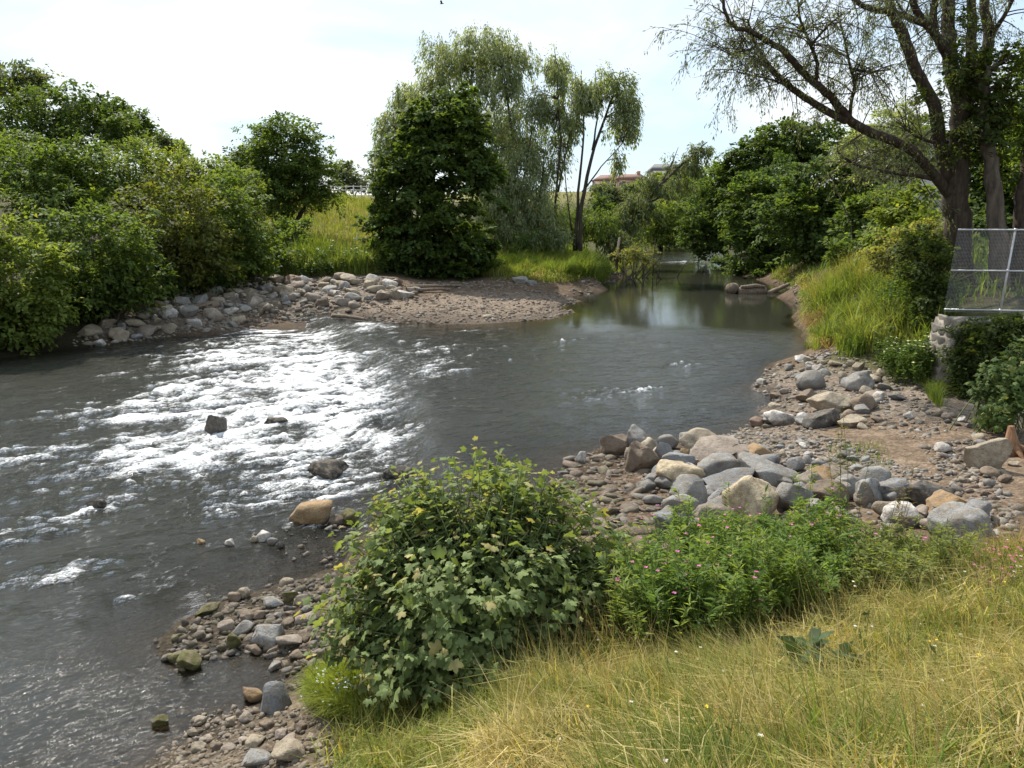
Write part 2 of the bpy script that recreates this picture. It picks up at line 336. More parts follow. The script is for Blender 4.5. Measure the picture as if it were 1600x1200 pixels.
soil('brown', [(15.9,44.98,0.76),(14.97,41.03,0.55),(1.26,13.69,0.31),(1.24,12.31,0.35),(1.18,10.69,0.38),(1.29,9.39,0.51),(1.07,12.75,0.3)])
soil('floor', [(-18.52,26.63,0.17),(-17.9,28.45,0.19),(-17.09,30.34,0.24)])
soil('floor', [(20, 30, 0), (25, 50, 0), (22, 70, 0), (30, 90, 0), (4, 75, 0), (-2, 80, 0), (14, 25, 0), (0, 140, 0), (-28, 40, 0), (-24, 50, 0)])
soil('dry', [(0, 1, 0), (8, 3, 0), (3, -8, 0), (30, 5, 0), (30, -30, 0)])
soil_pts = np.array(soil_pts)

def soil_colour(x, y):
    wx = x + .5 * fbm(x / 1.3, y / 1.3, 31, 3); wy = y + .5 * fbm(x / 1.3, y / 1.3, 47, 3)
    out = np.empty((len(x), 3))
    for k in range(0, len(x), 20000):
        s = slice(k, k + 20000)
        d2 = (wx[s, None] - soil_pts[None, :, 0]) ** 2 + (wy[s, None] - soil_pts[None, :, 1]) ** 2 + .02
        w = d2 ** -2.5; out[s] = (w @ soil_pts[:, 2:]) / w.sum(1)[:, None]
    wet = sstep(.16, .03, height(x, y) - water_level(x, y)) * (np.hypot(x, y) < 140)      # damp margin of the river
    return out * (1 - .5 * wet)[:, None]

fine = np.radians(np.arange(-42, 42.01, .24)); coarse = np.radians(np.arange(45, 315.1, 6))
ang = np.concatenate([fine, coarse]); rad = np.concatenate([[.3, 1, 1.8], np.geomspace(2.5, 160, 330), np.geomspace(170, 4000, 40)])
gx, gy = polar_grid(ang, rad)
gz = height(gx, gy)
m_ground, n, l, p, out = new_mat('earth_and_gravel')
at = n.new('ShaderNodeAttribute'); at.attribute_name = 'Col'
pos = n.new('ShaderNodeNewGeometry').outputs['Position']
n1 = noise(n, l, 2.2, 8, .65, pos); n2 = noise(n, l, 26, 6, .7, pos)
vo = n.new('ShaderNodeTexVoronoi'); vo.inputs['Scale'].default_value = 16; l.new(pos, vo.inputs['Vector'])
r1 = ramp(n, l, n1.outputs['Fac'], [(.3, (.6, .58, .55)), (.7, (1.3, 1.28, 1.24))])
r2 = ramp(n, l, n2.outputs['Fac'], [(.3, (.55, .54, .52)), (.7, (1.4, 1.38, 1.35))])
vc = n.new('ShaderNodeSeparateColor'); l.new(vo.outputs['Color'], vc.inputs['Color'])
r3 = ramp(n, l, vc.outputs['Red'], [(.1, (.7, .68, .66)), (.9, (1.25, 1.22, 1.2))])
c = mixc(n, l, 1., at.outputs['Color'], r1.outputs['Color'], 'MULTIPLY'); c = mixc(n, l, 1., c, r2.outputs['Color'], 'MULTIPLY')
c = mixc(n, l, 1., c, r3.outputs['Color'], 'MULTIPLY'); l.new(c, p.inputs['Base Color'])
p.inputs['Roughness'].default_value = .95; p.inputs['Specular IOR Level'].default_value = .15
b = n.new('ShaderNodeBump'); b.inputs['Strength'].default_value = .9; b.inputs['Distance'].default_value = .04
h = mixc(n, l, .45, vo.outputs['Distance'], n2.outputs['Fac']); l.new(h, b.inputs['Height']); l.new(b.outputs['Normal'], p.inputs['Normal'])
gv = np.stack([gx, gy, gz], -1).reshape(-1, 3)
gf = grid_faces(len(rad), len(ang), True)
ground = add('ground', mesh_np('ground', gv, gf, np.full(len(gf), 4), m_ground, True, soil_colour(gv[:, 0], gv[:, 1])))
tag(ground, kind='structure')

# ------------------------------------------------------------------ river
FLOW = np.array([-.83, -.558])
foam_blobs = []     # x, y, radius along the flow, radius across, strength
def foam(pts, a, b, s): foam_blobs.extend((p[0], p[1], a, b, s) for p in pts)
foam([(-5.25,27.03,0.1),(-5.12,24.27,0.1),(-5.7,23.32,0),(-4.47,22.86,0.1)], 2.6, 1.7, 1.5)
foam([(-7.98,30.01,0.05),(-8.25,27.58,0),(-7.74,32.09,0.1),(-9.73,33.63,0),(-9.55,29.58,0)], 3.4, 1.3, 1.2)
foam([(-6.59,22.45,0),(-7.25,21.64,0),(-7.77,20.17,0),(-5.29,20.17,0),(-7.49,24.26,0),(-8.36,23.32,0)], 2.6, 1.1, 1.25)
foam([(-5.28,18.29,0),(-5.69,17.21,0),(-6.59,17.74,0),(-4.92,16.02,0),(-6.92,16.72,0),(-4.46,18.01,0)], 1.8, .95, 1.1)
foam([(-3.24,19.76,0.1),(-2.66,17.92,0.1),(-2.99,17.21,0),(-3.02,15.8,0),(-2.5,14.23,0),(-3.29,15.18,0),(-3.73,13.88,0),(-4.37,13.71,0),(-4.15,16.72,0)], 1.1, .55, .85)
foam([(-8.81,19.5,0),(-8.54,17.21,0),(-10.75,20.17,0),(-7.09,15.8,0),(-7.5,14.98,0),(-9.42,16.72,0)], 1.6, .6, .45)
foam([(-7.73,12.35,0),(-7.63,12.93,0),(-7.73,11.83,0)], 1.0, .4, .55)
foam([(-6.52,10.57,0),(-6.22,10.67,0),(-2.36,11.58,0),(-2.56,11.11,0)], .55, .35, .7)
foam([(-5.08,9.8,0)], .25, .12, .6)
foam([(-10.12,15.8,0),(-11.49,18.88,0),(-9.08,13.88,0),(-10.48,27.58,0),(-11.28,25.28,0),(-12.22,30.32,0),(-11.77,23.32,0)], 1.8, .5, .25)
foam([(-0.79,32.83,0.2),(-0.46,28.4,0.2),(2.56,30.3,0.2),(5.09,25.11,0.2),(3.23,21.39,0.2),(-3.6,29.84,0.2),(-2.14,26.48,0.2),(0.64,26.48,0.2),(2.25,21.15,0.2),(-2.08,32.29,0.2)], 1.0, .4, .62)
foam([(15.05,77.87,0.24),(16.67,78.88,0.24),(18.9,79.92,0.24),(20.16,79.92,0.24)], 1.6, .6, .9)
foam([(-6.8,17.52,0),(-6.58,17.63,0),(-5.61,18.29,0),(-5.45,18.64,0),(-3.55,14.37,0),(-3.28,14.52,0),(-3.33,12.3,0),(-3.11,12.46,0),(-2.55,12.3,0),(-7.24,13.02,0),(-3.78,11.53,0)], .55, .2, .8)
foam([(-9.59,36.26,0.05),(-7.19,34.46,0.1),(-11.1,34.58,0)], 2.5, .6, .9)
foam_blobs = np.array(foam_blobs)

wang = np.radians(np.arange(-44, 30.01, .17)); wrad = np.geomspace(4.5, 150, 620)
wx, wy = polar_grid(wang, wrad)
th = height(wx, wy, False)
x, y, t0 = wx.ravel(), wy.ravel(), th.ravel()
lvl = water_level(x, y); cd = crest_dist(x, y) + 1.1 * fbm(x / 1.5, y / 1.5, 85, 3)
depth = lvl - t0
al = x * FLOW[0] + y * FLOW[1]; ac = -x * FLOW[1] + y * FLOW[0]
wa = al + .8 * fbm(x / 5, y / 5, 71, 2); wc = ac + .8 * fbm(x / 4, y / 4, 72, 2)
F = np.zeros(len(x))
for bx, by, ra, rc, s in foam_blobs:
    da = (al - (bx * FLOW[0] + by * FLOW[1])) / ra; dc = (ac - (-bx * FLOW[1] + by * FLOW[0])) / rc
    F += s * np.exp(-(da * da + dc * dc))
F = F + .2 * sstep(1.5, -1.5, cd) * sstep(11.5, 14.5, y) * (1 - .7 * sstep(-9, -16, x)) + .05 * sstep(0, 2, cd) * sstep(38, 32, y)
streak = fbm(wa / 1.5, wc / .36, 73, 4, .6)
streak2 = fbm(wa / .42, wc / .15, 74, 3, .65)
foamv = np.clip(np.minimum(F, 1.5) * .6 + .6 * streak + .85 * streak2 - .37, 0, 1) * (1 - .7 * np.exp(-((cd - .3) / .9) ** 2) * sstep(39, 35, y)) * sstep(.05, .4, F)
turb = np.clip(F * .6 + .3 * sstep(4, -6, cd) + .42, .0, 1.2)
calm = sstep(28, 35, y) * sstep(-4, 3, x)              # the still pool upstream
calm = calm * (1 - .8 * sstep(72, 84, y))
turb = turb * (1 - calm) + .02 * calm
nearcalm = sstep(10.5, 7.5, y)                          # slack water by the near bank
turb = turb * (1 - .72 * nearcalm)
turb = turb * (1 - .4 * np.exp(-((cd - .1) / .9) ** 2) * sstep(39, 35, y))      # smooth tongue over the lip
edge = sstep(.0, .3, depth)
wave = (.07 * fbm(wa / 1.1, wc / .75, 81, 3, .5) + .03 * fbm(wa / .42, wc / .36, 82, 3, .5)) * turb * edge
wave += .085 * foamv * (1 + .8 * streak2) * edge
# standing waves just below the crest
wave += .06 * np.exp(-((cd + 1.5) / 1.6) ** 2) * np.sin(cd * 3.4 + 1.6 * fbm(x / 2.2, y / 2.2, 83, 2)) * edge * sstep(40, 34, y)
z = lvl + wave - .01
keep = (th < (lvl.reshape(th.shape) + .12))
wf = grid_faces(len(wrad), len(wang))
kv = keep.ravel()
wf = wf[kv[wf].any(1)]
used = np.unique(wf); remap = np.full(len(x), -1); remap[used] = np.arange(len(used)); wf = remap[wf]
wv = np.stack([x, y, z], 1)[used]

m_water, n, l, p, out = new_mat('river_water')
n.remove(p)
A = {}
for k in ('foam', 'turb', 'deep'):
    A[k] = n.new('ShaderNodeAttribute'); A[k].attribute_name = k
pos = n.new('ShaderNodeNewGeometry').outputs['Position']
mp = n.new('ShaderNodeMapping'); mp.inputs['Rotation'].default_value = (0, 0, -math.atan2(FLOW[1], FLOW[0])); l.new(pos, mp.inputs['Vector'])
mp2 = n.new('ShaderNodeMapping'); mp2.inputs['Scale'].default_value = (.55, 1.15, 1); l.new(mp.outputs['Vector'], mp2.inputs['Vector'])
f1 = noise(n, l, 4.2, 5, .6, mp2.outputs['Vector']); f1.inputs['Distortion'].default_value = .6
f2 = noise(n, l, 13, 4, .65, mp2.outputs['Vector']); f2.inputs['Distortion'].default_value = .8
def math_node(op, a, b_=None, clamp=False):
    m = n.new('ShaderNodeMath'); m.operation = op; m.use_clamp = clamp
    for i, v in enumerate((a, b_)):
        if v is None: continue
        if hasattr(v, 'is_linked'): l.new(v, m.inputs[i])
        else: m.inputs[i].default_value = v
    return m.outputs['Value']
hsum = math_node('ADD', f1.outputs['Fac'], math_node('MULTIPLY', f2.outputs['Fac'], .5))
b = n.new('ShaderNodeBump'); b.inputs['Distance'].default_value = .11
l.new(hsum, b.inputs['Height']); l.new(math_node('ADD', math_node('MULTIPLY', A['turb'].outputs['Fac'], .9), .012, True), b.inputs['Strength'])
fres = n.new('ShaderNodeFresnel'); fres.inputs['IOR'].default_value = 1.33; l.new(b.outputs['Normal'], fres.inputs['Normal'])
gl = n.new('ShaderNodeBsdfGlossy'); gl.inputs['Roughness'].default_value = .03; l.new(b.outputs['Normal'], gl.inputs['Normal'])
gl.inputs['Color'].default_value = (1, 1, 1, 1)
df = n.new('ShaderNodeBsdfDiffuse'); df.inputs['Color'].default_value = (.032, .032, .024, 1); l.new(b.outputs['Normal'], df.inputs['Normal'])
tp = n.new('ShaderNodeBsdfTransparent'); tp.inputs['Color'].default_value = (.8, .74, .6, 1)
body = n.new('ShaderNodeMixShader'); l.new(A['deep'].outputs['Fac'], body.inputs['Fac'])
l.new(tp.outputs['BSDF'], body.inputs[1]); l.new(df.outputs['BSDF'], body.inputs[2])
surf = n.new('ShaderNodeMixShader'); l.new(fres.outputs['Fac'], surf.inputs['Fac']); l.new(body.outputs['Shader'], surf.inputs[1]); l.new(gl.outputs['BSDF'], surf.inputs[2])
f3 = noise(n, l, 15, 8, .78, mp2.outputs['Vector']); f3.inputs['Distortion'].default_value = 1.2
fm = math_node('ADD', A['foam'].outputs['Fac'], math_node('MULTIPLY', math_node('SUBTRACT', f3.outputs['Fac'], .5), 3.1))
fr = ramp(n, l, fm, [(.3, (0, 0, 0)), (.86, (.92, .92, .92))])
gate = math_node('MULTIPLY', fr.outputs['Color'], ramp(n, l, A['foam'].outputs['Fac'], [(.0, (0, 0, 0)), (.2, (1, 1, 1))]).outputs['Color'])
fd = n.new('ShaderNodeBsdfDiffuse'); fd.inputs['Color'].default_value = (.86, .87, .87, 1); l.new(b.outputs['Normal'], fd.inputs['Normal'])
fin = n.new('ShaderNodeMixShader'); l.new(gate, fin.inputs['Fac']); l.new(surf.outputs['Shader'], fin.inputs[1]); l.new(fd.outputs['BSDF'], fin.inputs[2])
l.new(fin.outputs['Shader'], out.inputs['Surface'])
deep = np.clip(.06 + depth * 2.3 + .1 * turb, .06, 1)
river = add('river_water', mesh_np('river_water', wv, wf, np.full(len(wf), 4), m_water, True, None,
            dict(foam=foamv[used], turb=np.clip(turb, 0, 1)[used], deep=deep[used])))
tag(river, kind='structure')

# ------------------------------------------------------------------ foliage builders
def leaf_quads(P, A, N, L, Wd, fold=.12):
    A = unit(A); S = unit(np.cross(A, N)); N2 = np.cross(S, A)
    L = np.asarray(L)[:, None]; Wd = np.asarray(Wd)[:, None]
    mid = P + A * L * .42
    V = np.stack([P, mid + S * Wd * .5 + N2 * Wd * fold, P + A * L - N2 * L * .08, mid - S * Wd * .5 + N2 * Wd * fold], 1)
    return V.reshape(-1, 3)

def leaves_mesh(name, P, A, N, L, Wd, C, mat=None):
    V = leaf_quads(P, A, N, L, Wd); k = len(P)
    return mesh_np(name, V, np.arange(4 * k), np.full(k, 4), mat or M_LEAF, False, np.repeat(C, 4, 0))

def in_blobs(blobs, n, inner=.45):
    B = np.array(blobs, float); w = (B[:, 3] * B[:, 4] * B[:, 5]) ** (2 / 3); w /= w.sum()
    k = rng.choice(len(B), n, p=w)
    d = unit(rng.normal(size=(n, 3)))
    r = inner + (1 - inner) * rng.random(n) ** .6
    lump = 1 + .22 * np.sin(d[:, 0] * 5 + k * 1.7) * np.cos(d[:, 2] * 6 + k) + .1 * rng.normal(size=n)
    lump *= 1 + .32 * (rng.random(n) < .17) * rng.random(n)
    return B[k, :3] + d * B[k, 3:6] * (r * lump)[:, None], d

GREENS = dict(
    light=((.215, .265, .065), (.125, .175, .042)), yellow=((.2, .21, .055), (.12, .15, .04)), dark=((.11, .16, .042), (.065, .105, .029)),
    mid=((.15, .21, .052), (.085, .13, .034)), willow=((.31, .35, .21), (.2, .245, .13)), alder=((.125, .18, .05), (.075, .12, .035)),
    bronze=((.17, .18, .05), (.10, .13, .036)), grey=((.17, .2, .105), (.11, .145, .07)), ivy=((.095, .125, .037), (.058, .085, .026)), pale=((.27, .27, .11), (.18, .2, .07)))

def crown(blobs, n_clump, per, ls, lw, cr, green, droop=.0, flat=.65, inner=.5, gap=.0):
    n_clump = int(n_clump * .66); per = int(per * 1.5); cr = cr * .9; ls *= 1.1; lw *= 1.1
    C, d = in_blobs(blobs, n_clump, inner)
    if gap > 0:
        C, d = C[(m := fbm(C[:, 0] / (cr * 5) + C[:, 2] / (cr * 4), C[:, 2] / (cr * 5) - C[:, 1] / (cr * 6), 91, 2) > -gap)], d[m]
    n = len(C); k = np.repeat(np.arange(n), per); m_ = len(k)
    cr = cr * .82; size = cr * (.55 + .95 * rng.random(n) ** 1.3)
    if droop > 0:
        t = rng.random(m_); off = rng.normal(size=(m_, 3)) * size[k, None] * np.array([.55, .55, .5])
        off[:, 2] -= t * droop * (.5 + rng.random(n))[k]
        P = C[k] + off
        out = unit(d[k] * .8 + unit(off) * .6 + np.array([0, 0, .15]))
        A = unit(out + rng.normal(size=out.shape) * .55 + np.array([0, 0, -1.35]))
        N = unit(np.array([0, 0, .9]) + d[k] * .55 + rng.normal(size=out.shape) * .55)
    else:                                   # leafy sprays: leaves ranked along an arching shoot
        ax = unit(d * np.array([1, 1, .55]) + rng.normal(size=(n, 3)) * .45 + np.array([0, 0, .22]))
        sd = unit(np.cross(ax, np.array([0, 0, 1.0]) + rng.normal(size=(n, 3)) * .25)); nn = np.cross(sd, ax)
        t = rng.random(m_); w = rng.normal(size=m_) * .5 * (1 - .65 * t); Ls = (size * 3.3)[k]
        P = C[k] + ax[k] * ((t - .45) * Ls)[:, None] + sd[k] * (w * Ls * .42)[:, None] + nn[k] * (rng.normal(size=m_) * Ls * .07 * (flat / .5))[:, None]
        P[:, 2] -= Ls * .28 * t ** 2
        A = unit(ax[k] * .7 + sd[k] * np.sign(w)[:, None] * .8 + rng.normal(size=(m_, 3)) * .35 + np.array([0, 0, -.3]))
        N = unit(nn[k] * .9 + np.array([0, 0, .35]) + d[k] * .25 + rng.normal(size=(m_, 3)) * .38)
    s = .65 + .7 * rng.random(len(k))
    a, b = (np.array(v) for v in GREENS[green])
    tone = np.clip(rng.random(n)[k] * .95 + rng.random(len(k)) * .4 - .18, 0, 1)[:, None]
    col = (a * tone + b * (1 - tone)) * (1 + .12 * rng.normal(size=(len(k), 1)))
    yl = rng.random(len(k)) < .03
    col[yl] = col[yl] * np.array([1.9, 1.45, .9])
    return C, (P, A, N, ls * s, lw * s, np.clip(col, .005, .6))

def limb_curve(a, b, n=5, sag=.12, wob=.06):
    a, b = np.asarray(a, float), np.asarray(b, float); t = np.linspace(0, 1, n)[:, None]
    L = np.linalg.norm(b - a)
    mid = (a + b) / 2 + np.array([0, 0, sag * L]) + rng.normal(size=3) * wob * L
    return (1 - t) ** 2 * a + 2 * t * (1 - t) * mid + t ** 2 * b

def woody(trunks, clumps, n_branch, r_branch, mat, parent, sag=.1, k=7, name='trunk'):
    m = Mesh(); nodes = []; radii = []
    for pts, r0, r1 in trunks:
        pts = np.asarray(pts, float)
        tt = np.linspace(0, len(pts) - 1, max(4, 4 * len(pts) - 3)); i = np.minimum(tt.astype(int), len(pts) - 2); f = (tt - i)[:, None]
        P = pts[i] * (1 - f) + pts[i + 1] * f
        P[1:-1] += rng.normal(size=(len(P) - 2, 3)) * r0 * .16
        R = np.linspace(r0, r1, len(P)); R[0] *= 1.35
        m.tube(P, R, k); nodes.append(P[len(P) // 5:]); radii.append(R[len(P) // 5:])
    nodes = np.concatenate(nodes); radii = np.concatenate(radii)
    if n_branch and len(clumps):
        for c in clumps[rng.choice(len(clumps), min(n_branch, len(clumps)), replace=False)]:
            d = np.linalg.norm((nodes - c) * np.array([1, 1, .8]) + np.array([0, 0, .25]) * abs(c[2] - nodes[:, 2:3]), axis=1) + np.where(nodes[:, 2] > c[2], 1.5, 0)
            j = int(np.argmin(d)); cv = limb_curve(nodes[j], c, 5, sag)
            m.tube(cv, np.linspace(min(r_branch * (.6 + .8 * rng.random()), radii[j] * .8), .006 + r_branch * .08, 5), 4, False)
    return m.build(name, mat, parent, True)

def tree(name, label, cat, base, blobs, trunks, n_clump, per, ls, lw, cr, green, group=None, n_branch=40, r_branch=.06,
         bark=None, droop=0., gap=0., inner=.5, flat=.65, mat=None, sag=.1):
    root = empty(name, base)
    C, args = crown(blobs, n_clump, per, ls, lw, cr, green, droop, flat, inner, gap)
    woody(trunks, C, n_branch, r_branch, bark or M_BARK, root, sag)
    add('crown', leaves_mesh('crown', *args, mat), root)
    return tag(root, label, cat, group)

def gz_at(x, y): return float(height(np.array([x]), np.array([y]))[0])

def shrub(name, label, blobs, n_clump, per, ls, lw, cr, green, group, stems=7, cat='shrub', **kw):
    B = np.array(blobs); cx, cy = B[:, 0].mean(), B[:, 1].mean(); g = gz_at(cx, cy); w = B[:, 3].max() * .35
    tr = []
    for i in range(stems):
        bl = B[i % len(B)]; a = rng.random() * 6.28
        x0, y0 = cx + math.cos(a) * w * .5, cy + math.sin(a) * w * .5
        top = bl[:3] + rng.normal(size=3) * bl[3:6] * .35
        tr.append((limb_curve((x0, y0, gz_at(x0, y0) - .1), top, 4, .15), .035 + .01 * B[:, 3].max(), .012))
    return tree(name, label, cat, (cx, cy, g), blobs, tr, n_clump, per, ls, lw, cr, green, group, **kw)

# ------------------------------------------------------------------ trees on the left bank
LB = 'leafy shrubs crowding the left bank'
shrub('bank_shrub', 'pale leafy shrub overhanging the water at the far left edge', [(-17.9,29,2.77,1.72,1.58,1.61),(-17.22,29,1.74,1.16,1.01,0.97),(-18.25,28.5,1.22,1.37,1.07,0.91)], 560, 26, .17, .1, .36, 'light', LB)
shrub('bank_shrub', 'tiered dark green shrub with layered sprays, second from the left edge', [(-16.85,33,3.62,2.2,1.9,1.81),(-17.39,32.5,2.25,1.8,1.35,1.08),(-15.77,33.5,2.43,1.33,1.07,0.95)], 700, 26, .18, .1, .38, 'mid', LB, flat=.4)
shrub('bank_shrub', 'bronze tinged shrub in the middle of the left bank', [(-15.86,38,4.59,2.37,2.13,2.13),(-14.94,38,3.27,1.85,1.46,1.25),(-16.74,38,3.12,1.49,1.3,1.26)], 640, 26, .18, .11, .42, 'bronze', LB)
shrub('bank_shrub', 'deep green shrub at the end of the row beside the stony bank', [(-14.74,42,4.7,1.8,1.93,2.29),(-14.01,42,3.41,1.48,1.33,1.32),(-15.14,41,3.29,1.55,1.28,1.16)], 560, 26, .19, .11, .42, 'mid', LB, flat=.45)
shrub('bank_shrub', 'large light green shrub high on the bank below the dark hilltop trees', [(-23.65,42,6.77,2.43,1.82,1.46),(-22.21,43,6.97,2.32,1.79,1.49),(-26.37,44,7.67,1.69,1.35,1.18),(-22.07,40,5.33,2.18,1.52,1.09)], 620, 26, .21, .12, .5, 'mid', LB)
shrub('bank_shrub', 'feathery yellow green shrub on the skyline between hilltop trees and round tree', [(-21.08,46,7.28,2.66,1.99,1.59),(-19.23,47,6.8,2.18,1.71,1.45),(-19.97,44,5.69,2.05,1.52,1.19)], 640, 26, .2, .09, .5, 'light', LB)
shrub('bank_shrub', 'upright green shrub just left of the round tree', [(-17.99,49,6.69,1.7,1.52,1.51),(-16.64,50,6.35,1.35,1.37,1.55),(-17.17,47,5.38,1.83,1.46,1.28)], 440, 26, .2, .1, .46, 'light', LB)
shrub('bank_shrub', 'dark low shrub hanging over the shaded stones', [(-17.6,34,1.37,1.49,0.91,0.49),(-16.56,37,1.98,1.47,0.92,0.53),(-15.29,39.5,2.28,1.44,0.9,0.5),(-13.9,43,2.37,1.09,0.74,0.51)], 460, 24, .17, .1, .36, 'dark', LB)
shrub('bank_shrub', 'low sprawling shrub with bright drooping sprays beside the reeds', [(-14.14,50,2.92,1.57,1.22,1.02),(-14.02,52,4.04,1.42,0.92,0.57),(-13.94,46,2.55,1.27,0.97,0.8)], 320, 24, .2, .11, .42, 'mid', LB, flat=.35)

HT = 'trees on the left skyline'
def hill_tree(label, blobs, n, green, ls=.3, group=HT):
    B = np.array(blobs); cx, cy = B[0, 0], B[0, 1]; g = gz_at(cx, cy)
    tr = [(((cx, cy, g - .2), (cx + .2, cy, (g + B[0, 2]) / 2), tuple(B[0, :3])), .28, .07)]
    return tree('hill_tree', label, 'tree', (cx, cy, g), blobs, tr, n, 22, ls, ls * .6, ls * 2.4, green, group, 30, .1)
hill_tree('tall grey green tree at the top left corner', [(-50.26,85,17.88,3.07,2.28,1.79),(-48.66,86,17.42,1.56,1.28,1.17)], 260, 'grey', .34)
hill_tree('broad dark tree with flat spreading crown on the left skyline', [(-37.44,70,13.35,4.25,2.81,1.81),(-39.42,68,11.38,3.11,2.31,1.82),(-35.04,71,13.21,2.43,1.77,1.35),(-33.72,68,11.38,3.11,2.18,1.56)], 640, 'dark', .3)
hill_tree('smaller dark tree at the right end of the hilltop row', [(-34.82,75,12.85,2,1.53,1.26),(-33.92,76,12.13,1.39,1.15,1.04)], 240, 'dark', .3)
hill_tree('tiny distant tree on the skyline right of the hilltop row', [(-39.6,95,12.73,1.45,1.09,0.87),(-38.61,96,12.1,1.32,0.93,0.66)], 110, 'grey', .34)
hill_tree('dark hedge like tree below the hilltop grass', [(-35.87,60,9.31,2.3,1.68,1.29),(-38.14,60,9.53,2.76,2.16,1.84)], 240, 'mid', .28)

B = [(-16.58,60,8.86,3.41,2.78,2.49),(-18.52,60,7.52,2.31,2.11,2.13),(-14.44,60,7.52,2.04,1.98,2.13),(-16.73,60,6.4,3.72,2.56,1.77),(-16.25,60,10.63,2.11,1.54,1.19)]
g = gz_at(B[0][0], 60)
tree('round_tree', 'rounded dense green tree standing alone on the grassy slope', 'tree', (B[0][0], 60, g), B,
     [(((B[0][0], 60, g - .2), (B[0][0] + .2, 60, g + 1.6), B[0][:3]), .3, .08), (((B[0][0] + .1, 60, g - .1), (B[0][0] + 1.4, 60, g + 2), B[2][:3]), .2, .06)],
     1500, 28, .2, .11, .46, 'mid', None, 40, .07, inner=.35)

for lab, bl, n_, gr_ in [('distant pale trees left edge of gap beside the dark maple tree', '540,272,130,26,18 520,265,132,20,16', 120, 'grey'),
                   ('distant thin tree peeping out just left of the dark maple tree', '592,255,120,16,22 600,275,118,20,18', 110, 'grey'),
                   ('distant grey green tree above the rail fence', '560,290,125,30,10', 80, 'grey')]:
    pass
hill_tree('distant pale tree just right of the round tree', [(-26.56,130,10.76,2.41,1.98,1.8),(-25.1,131,9.63,2.23,1.51,1.01)], 150, 'grey', .42, 'trees beyond the meadow')
hill_tree('distant thin tree peeping out left of the dark maple', [(-19.22,120,11.21,1.48,1.74,2.22),(-17.86,118,9.52,1.82,1.55,1.46)], 130, 'grey', .36, 'trees beyond the meadow')

# ------------------------------------------------------------------ trees of the middle bank
B = [(-4.34,52,11.39,1.89,1.52,1.34),(-5.75,52,9.88,1.35,1.28,1.35),(-3.25,52,9.88,1.51,1.39,1.43),(-5.22,51.5,8.12,2.93,2.19,1.74),(-2.32,52,7.69,1.76,1.43,1.28),(-6.91,51,6.19,1.66,1.54,1.58),(-4.16,51,5.42,2.93,2.27,1.9),(-7.68,50.5,4.45,1.42,1.31,1.34),(-4.75,50.5,3.4,3.25,2.33,1.74),(-7.01,50,2.33,1.89,1.32,0.94),(-2.61,51,2.6,1.76,1.36,1.12),(-4.74,50,1.63,2.69,1.52,0.63)]
g = gz_at(B[3][0], 52)
tree('maple_tree', 'dense dark maple tree standing behind the gravel bar', 'tree', (B[3][0], 52, g), B,
     [(((-5.2, 52, g - .3), (-5.1, 52, g + 3), (-4.9, 52, g + 7), (-4.8, 52, g + 10.5)), .32, .06)], 2500, 26, .25, .19, .4, 'dark', None, 60, .07, M_BARK, 0, .42, .3, .5)
shrub('low_shrub', 'small shrub with shiny leaves at the foot of the dark maple', [(-8.02,49,2.46,1,0.88,0.85),(-8.61,48.5,1.96,0.69,0.58,0.54)], 200, 24, .2, .13, .3, 'mid', None, mat=M_GLOSSLEAF)

WG = 'grey green willows behind the dark maple'
def willow(label, base, blobs, trunks, n, green='willow', ls=.24, droop=.85, gap=.25, nb=70, name='willow_tree', per=26, grp=WG, rb=.06):
    x, y = base; g = gz_at(x, y)
    return tree(name, label, 'tree', (x, y, g), blobs, trunks, n, per, ls, ls * .3, .42, green, grp, nb, rb, M_BARK, droop, gap, .25, .6)
willow('tallest grey green willow rising behind the dark maple', (-3, 66), [(-2.71,66,17.56,2.86,2.17,1.77),(0,66,16.87,1.98,1.73,1.68),(-5.2,66,16.17,2.23,2.18,2.38),(-0.99,66,15.7,2.23,2.23,2.48),(-3.5,66,13.35,4,3.17,2.75),(-7,66,13.35,1.5,1.76,2.25),(-0.5,66,11.91,2.76,2.62,2.76),(-2.03,66,9.49,3.04,2.63,2.53)],
       [([(-1.3,66,1.89),(-1.54,66,5.04),(-2.28,66,9.49),(-3.23,66,14.76)], .26, .05), ([(-0.52,66,1.89),(-0.26,66,6.54),(0,66,11.43),(-0.74,66,15.7)], .24, .05), ([(-1.55,66,4.03),(-3.56,66,8.51),(-5.49,66,13.82)], .18, .04)] , 2100, gap=.45)
willow('left hand willow showing its drooping side beside the maple top', (-9.5, 69), [(-8.35,69,14.22,1.46,1.55,1.83),(-9.88,69,11.97,1.37,1.39,1.58),(-8.71,69,10.71,1.32,1.49,1.85),(-10.32,69,9.7,1.06,1.12,1.32)],
       [([(-7.6,69,1.75),(-8.02,69,6.61),(-9.19,69,12.23)], .2, .04)], 760, gap=.45)
willow('willow with low hanging curtain of leaves right of the maple', (2, 64), [(0.73,63,8.35,2.33,2.36,2.67),(1.93,62,5.51,2.41,2.17,2.17),(0,62,4.56,2.18,1.95,1.93),(-0.98,63,6.47,1.71,1.95,2.44),(1.46,64,11.24,1.71,1.95,2.44),(2.39,61,3.63,2.62,1.66,0.95)],
       [([(0.59,63,2.03),(0.59,63,5.51),(1.44,63,10.68)], .17, .04), ([(1.49,63,2.03),(2.2,63,5.99),(2.42,63,9.29)], .15, .04)], 1500, gap=.45)
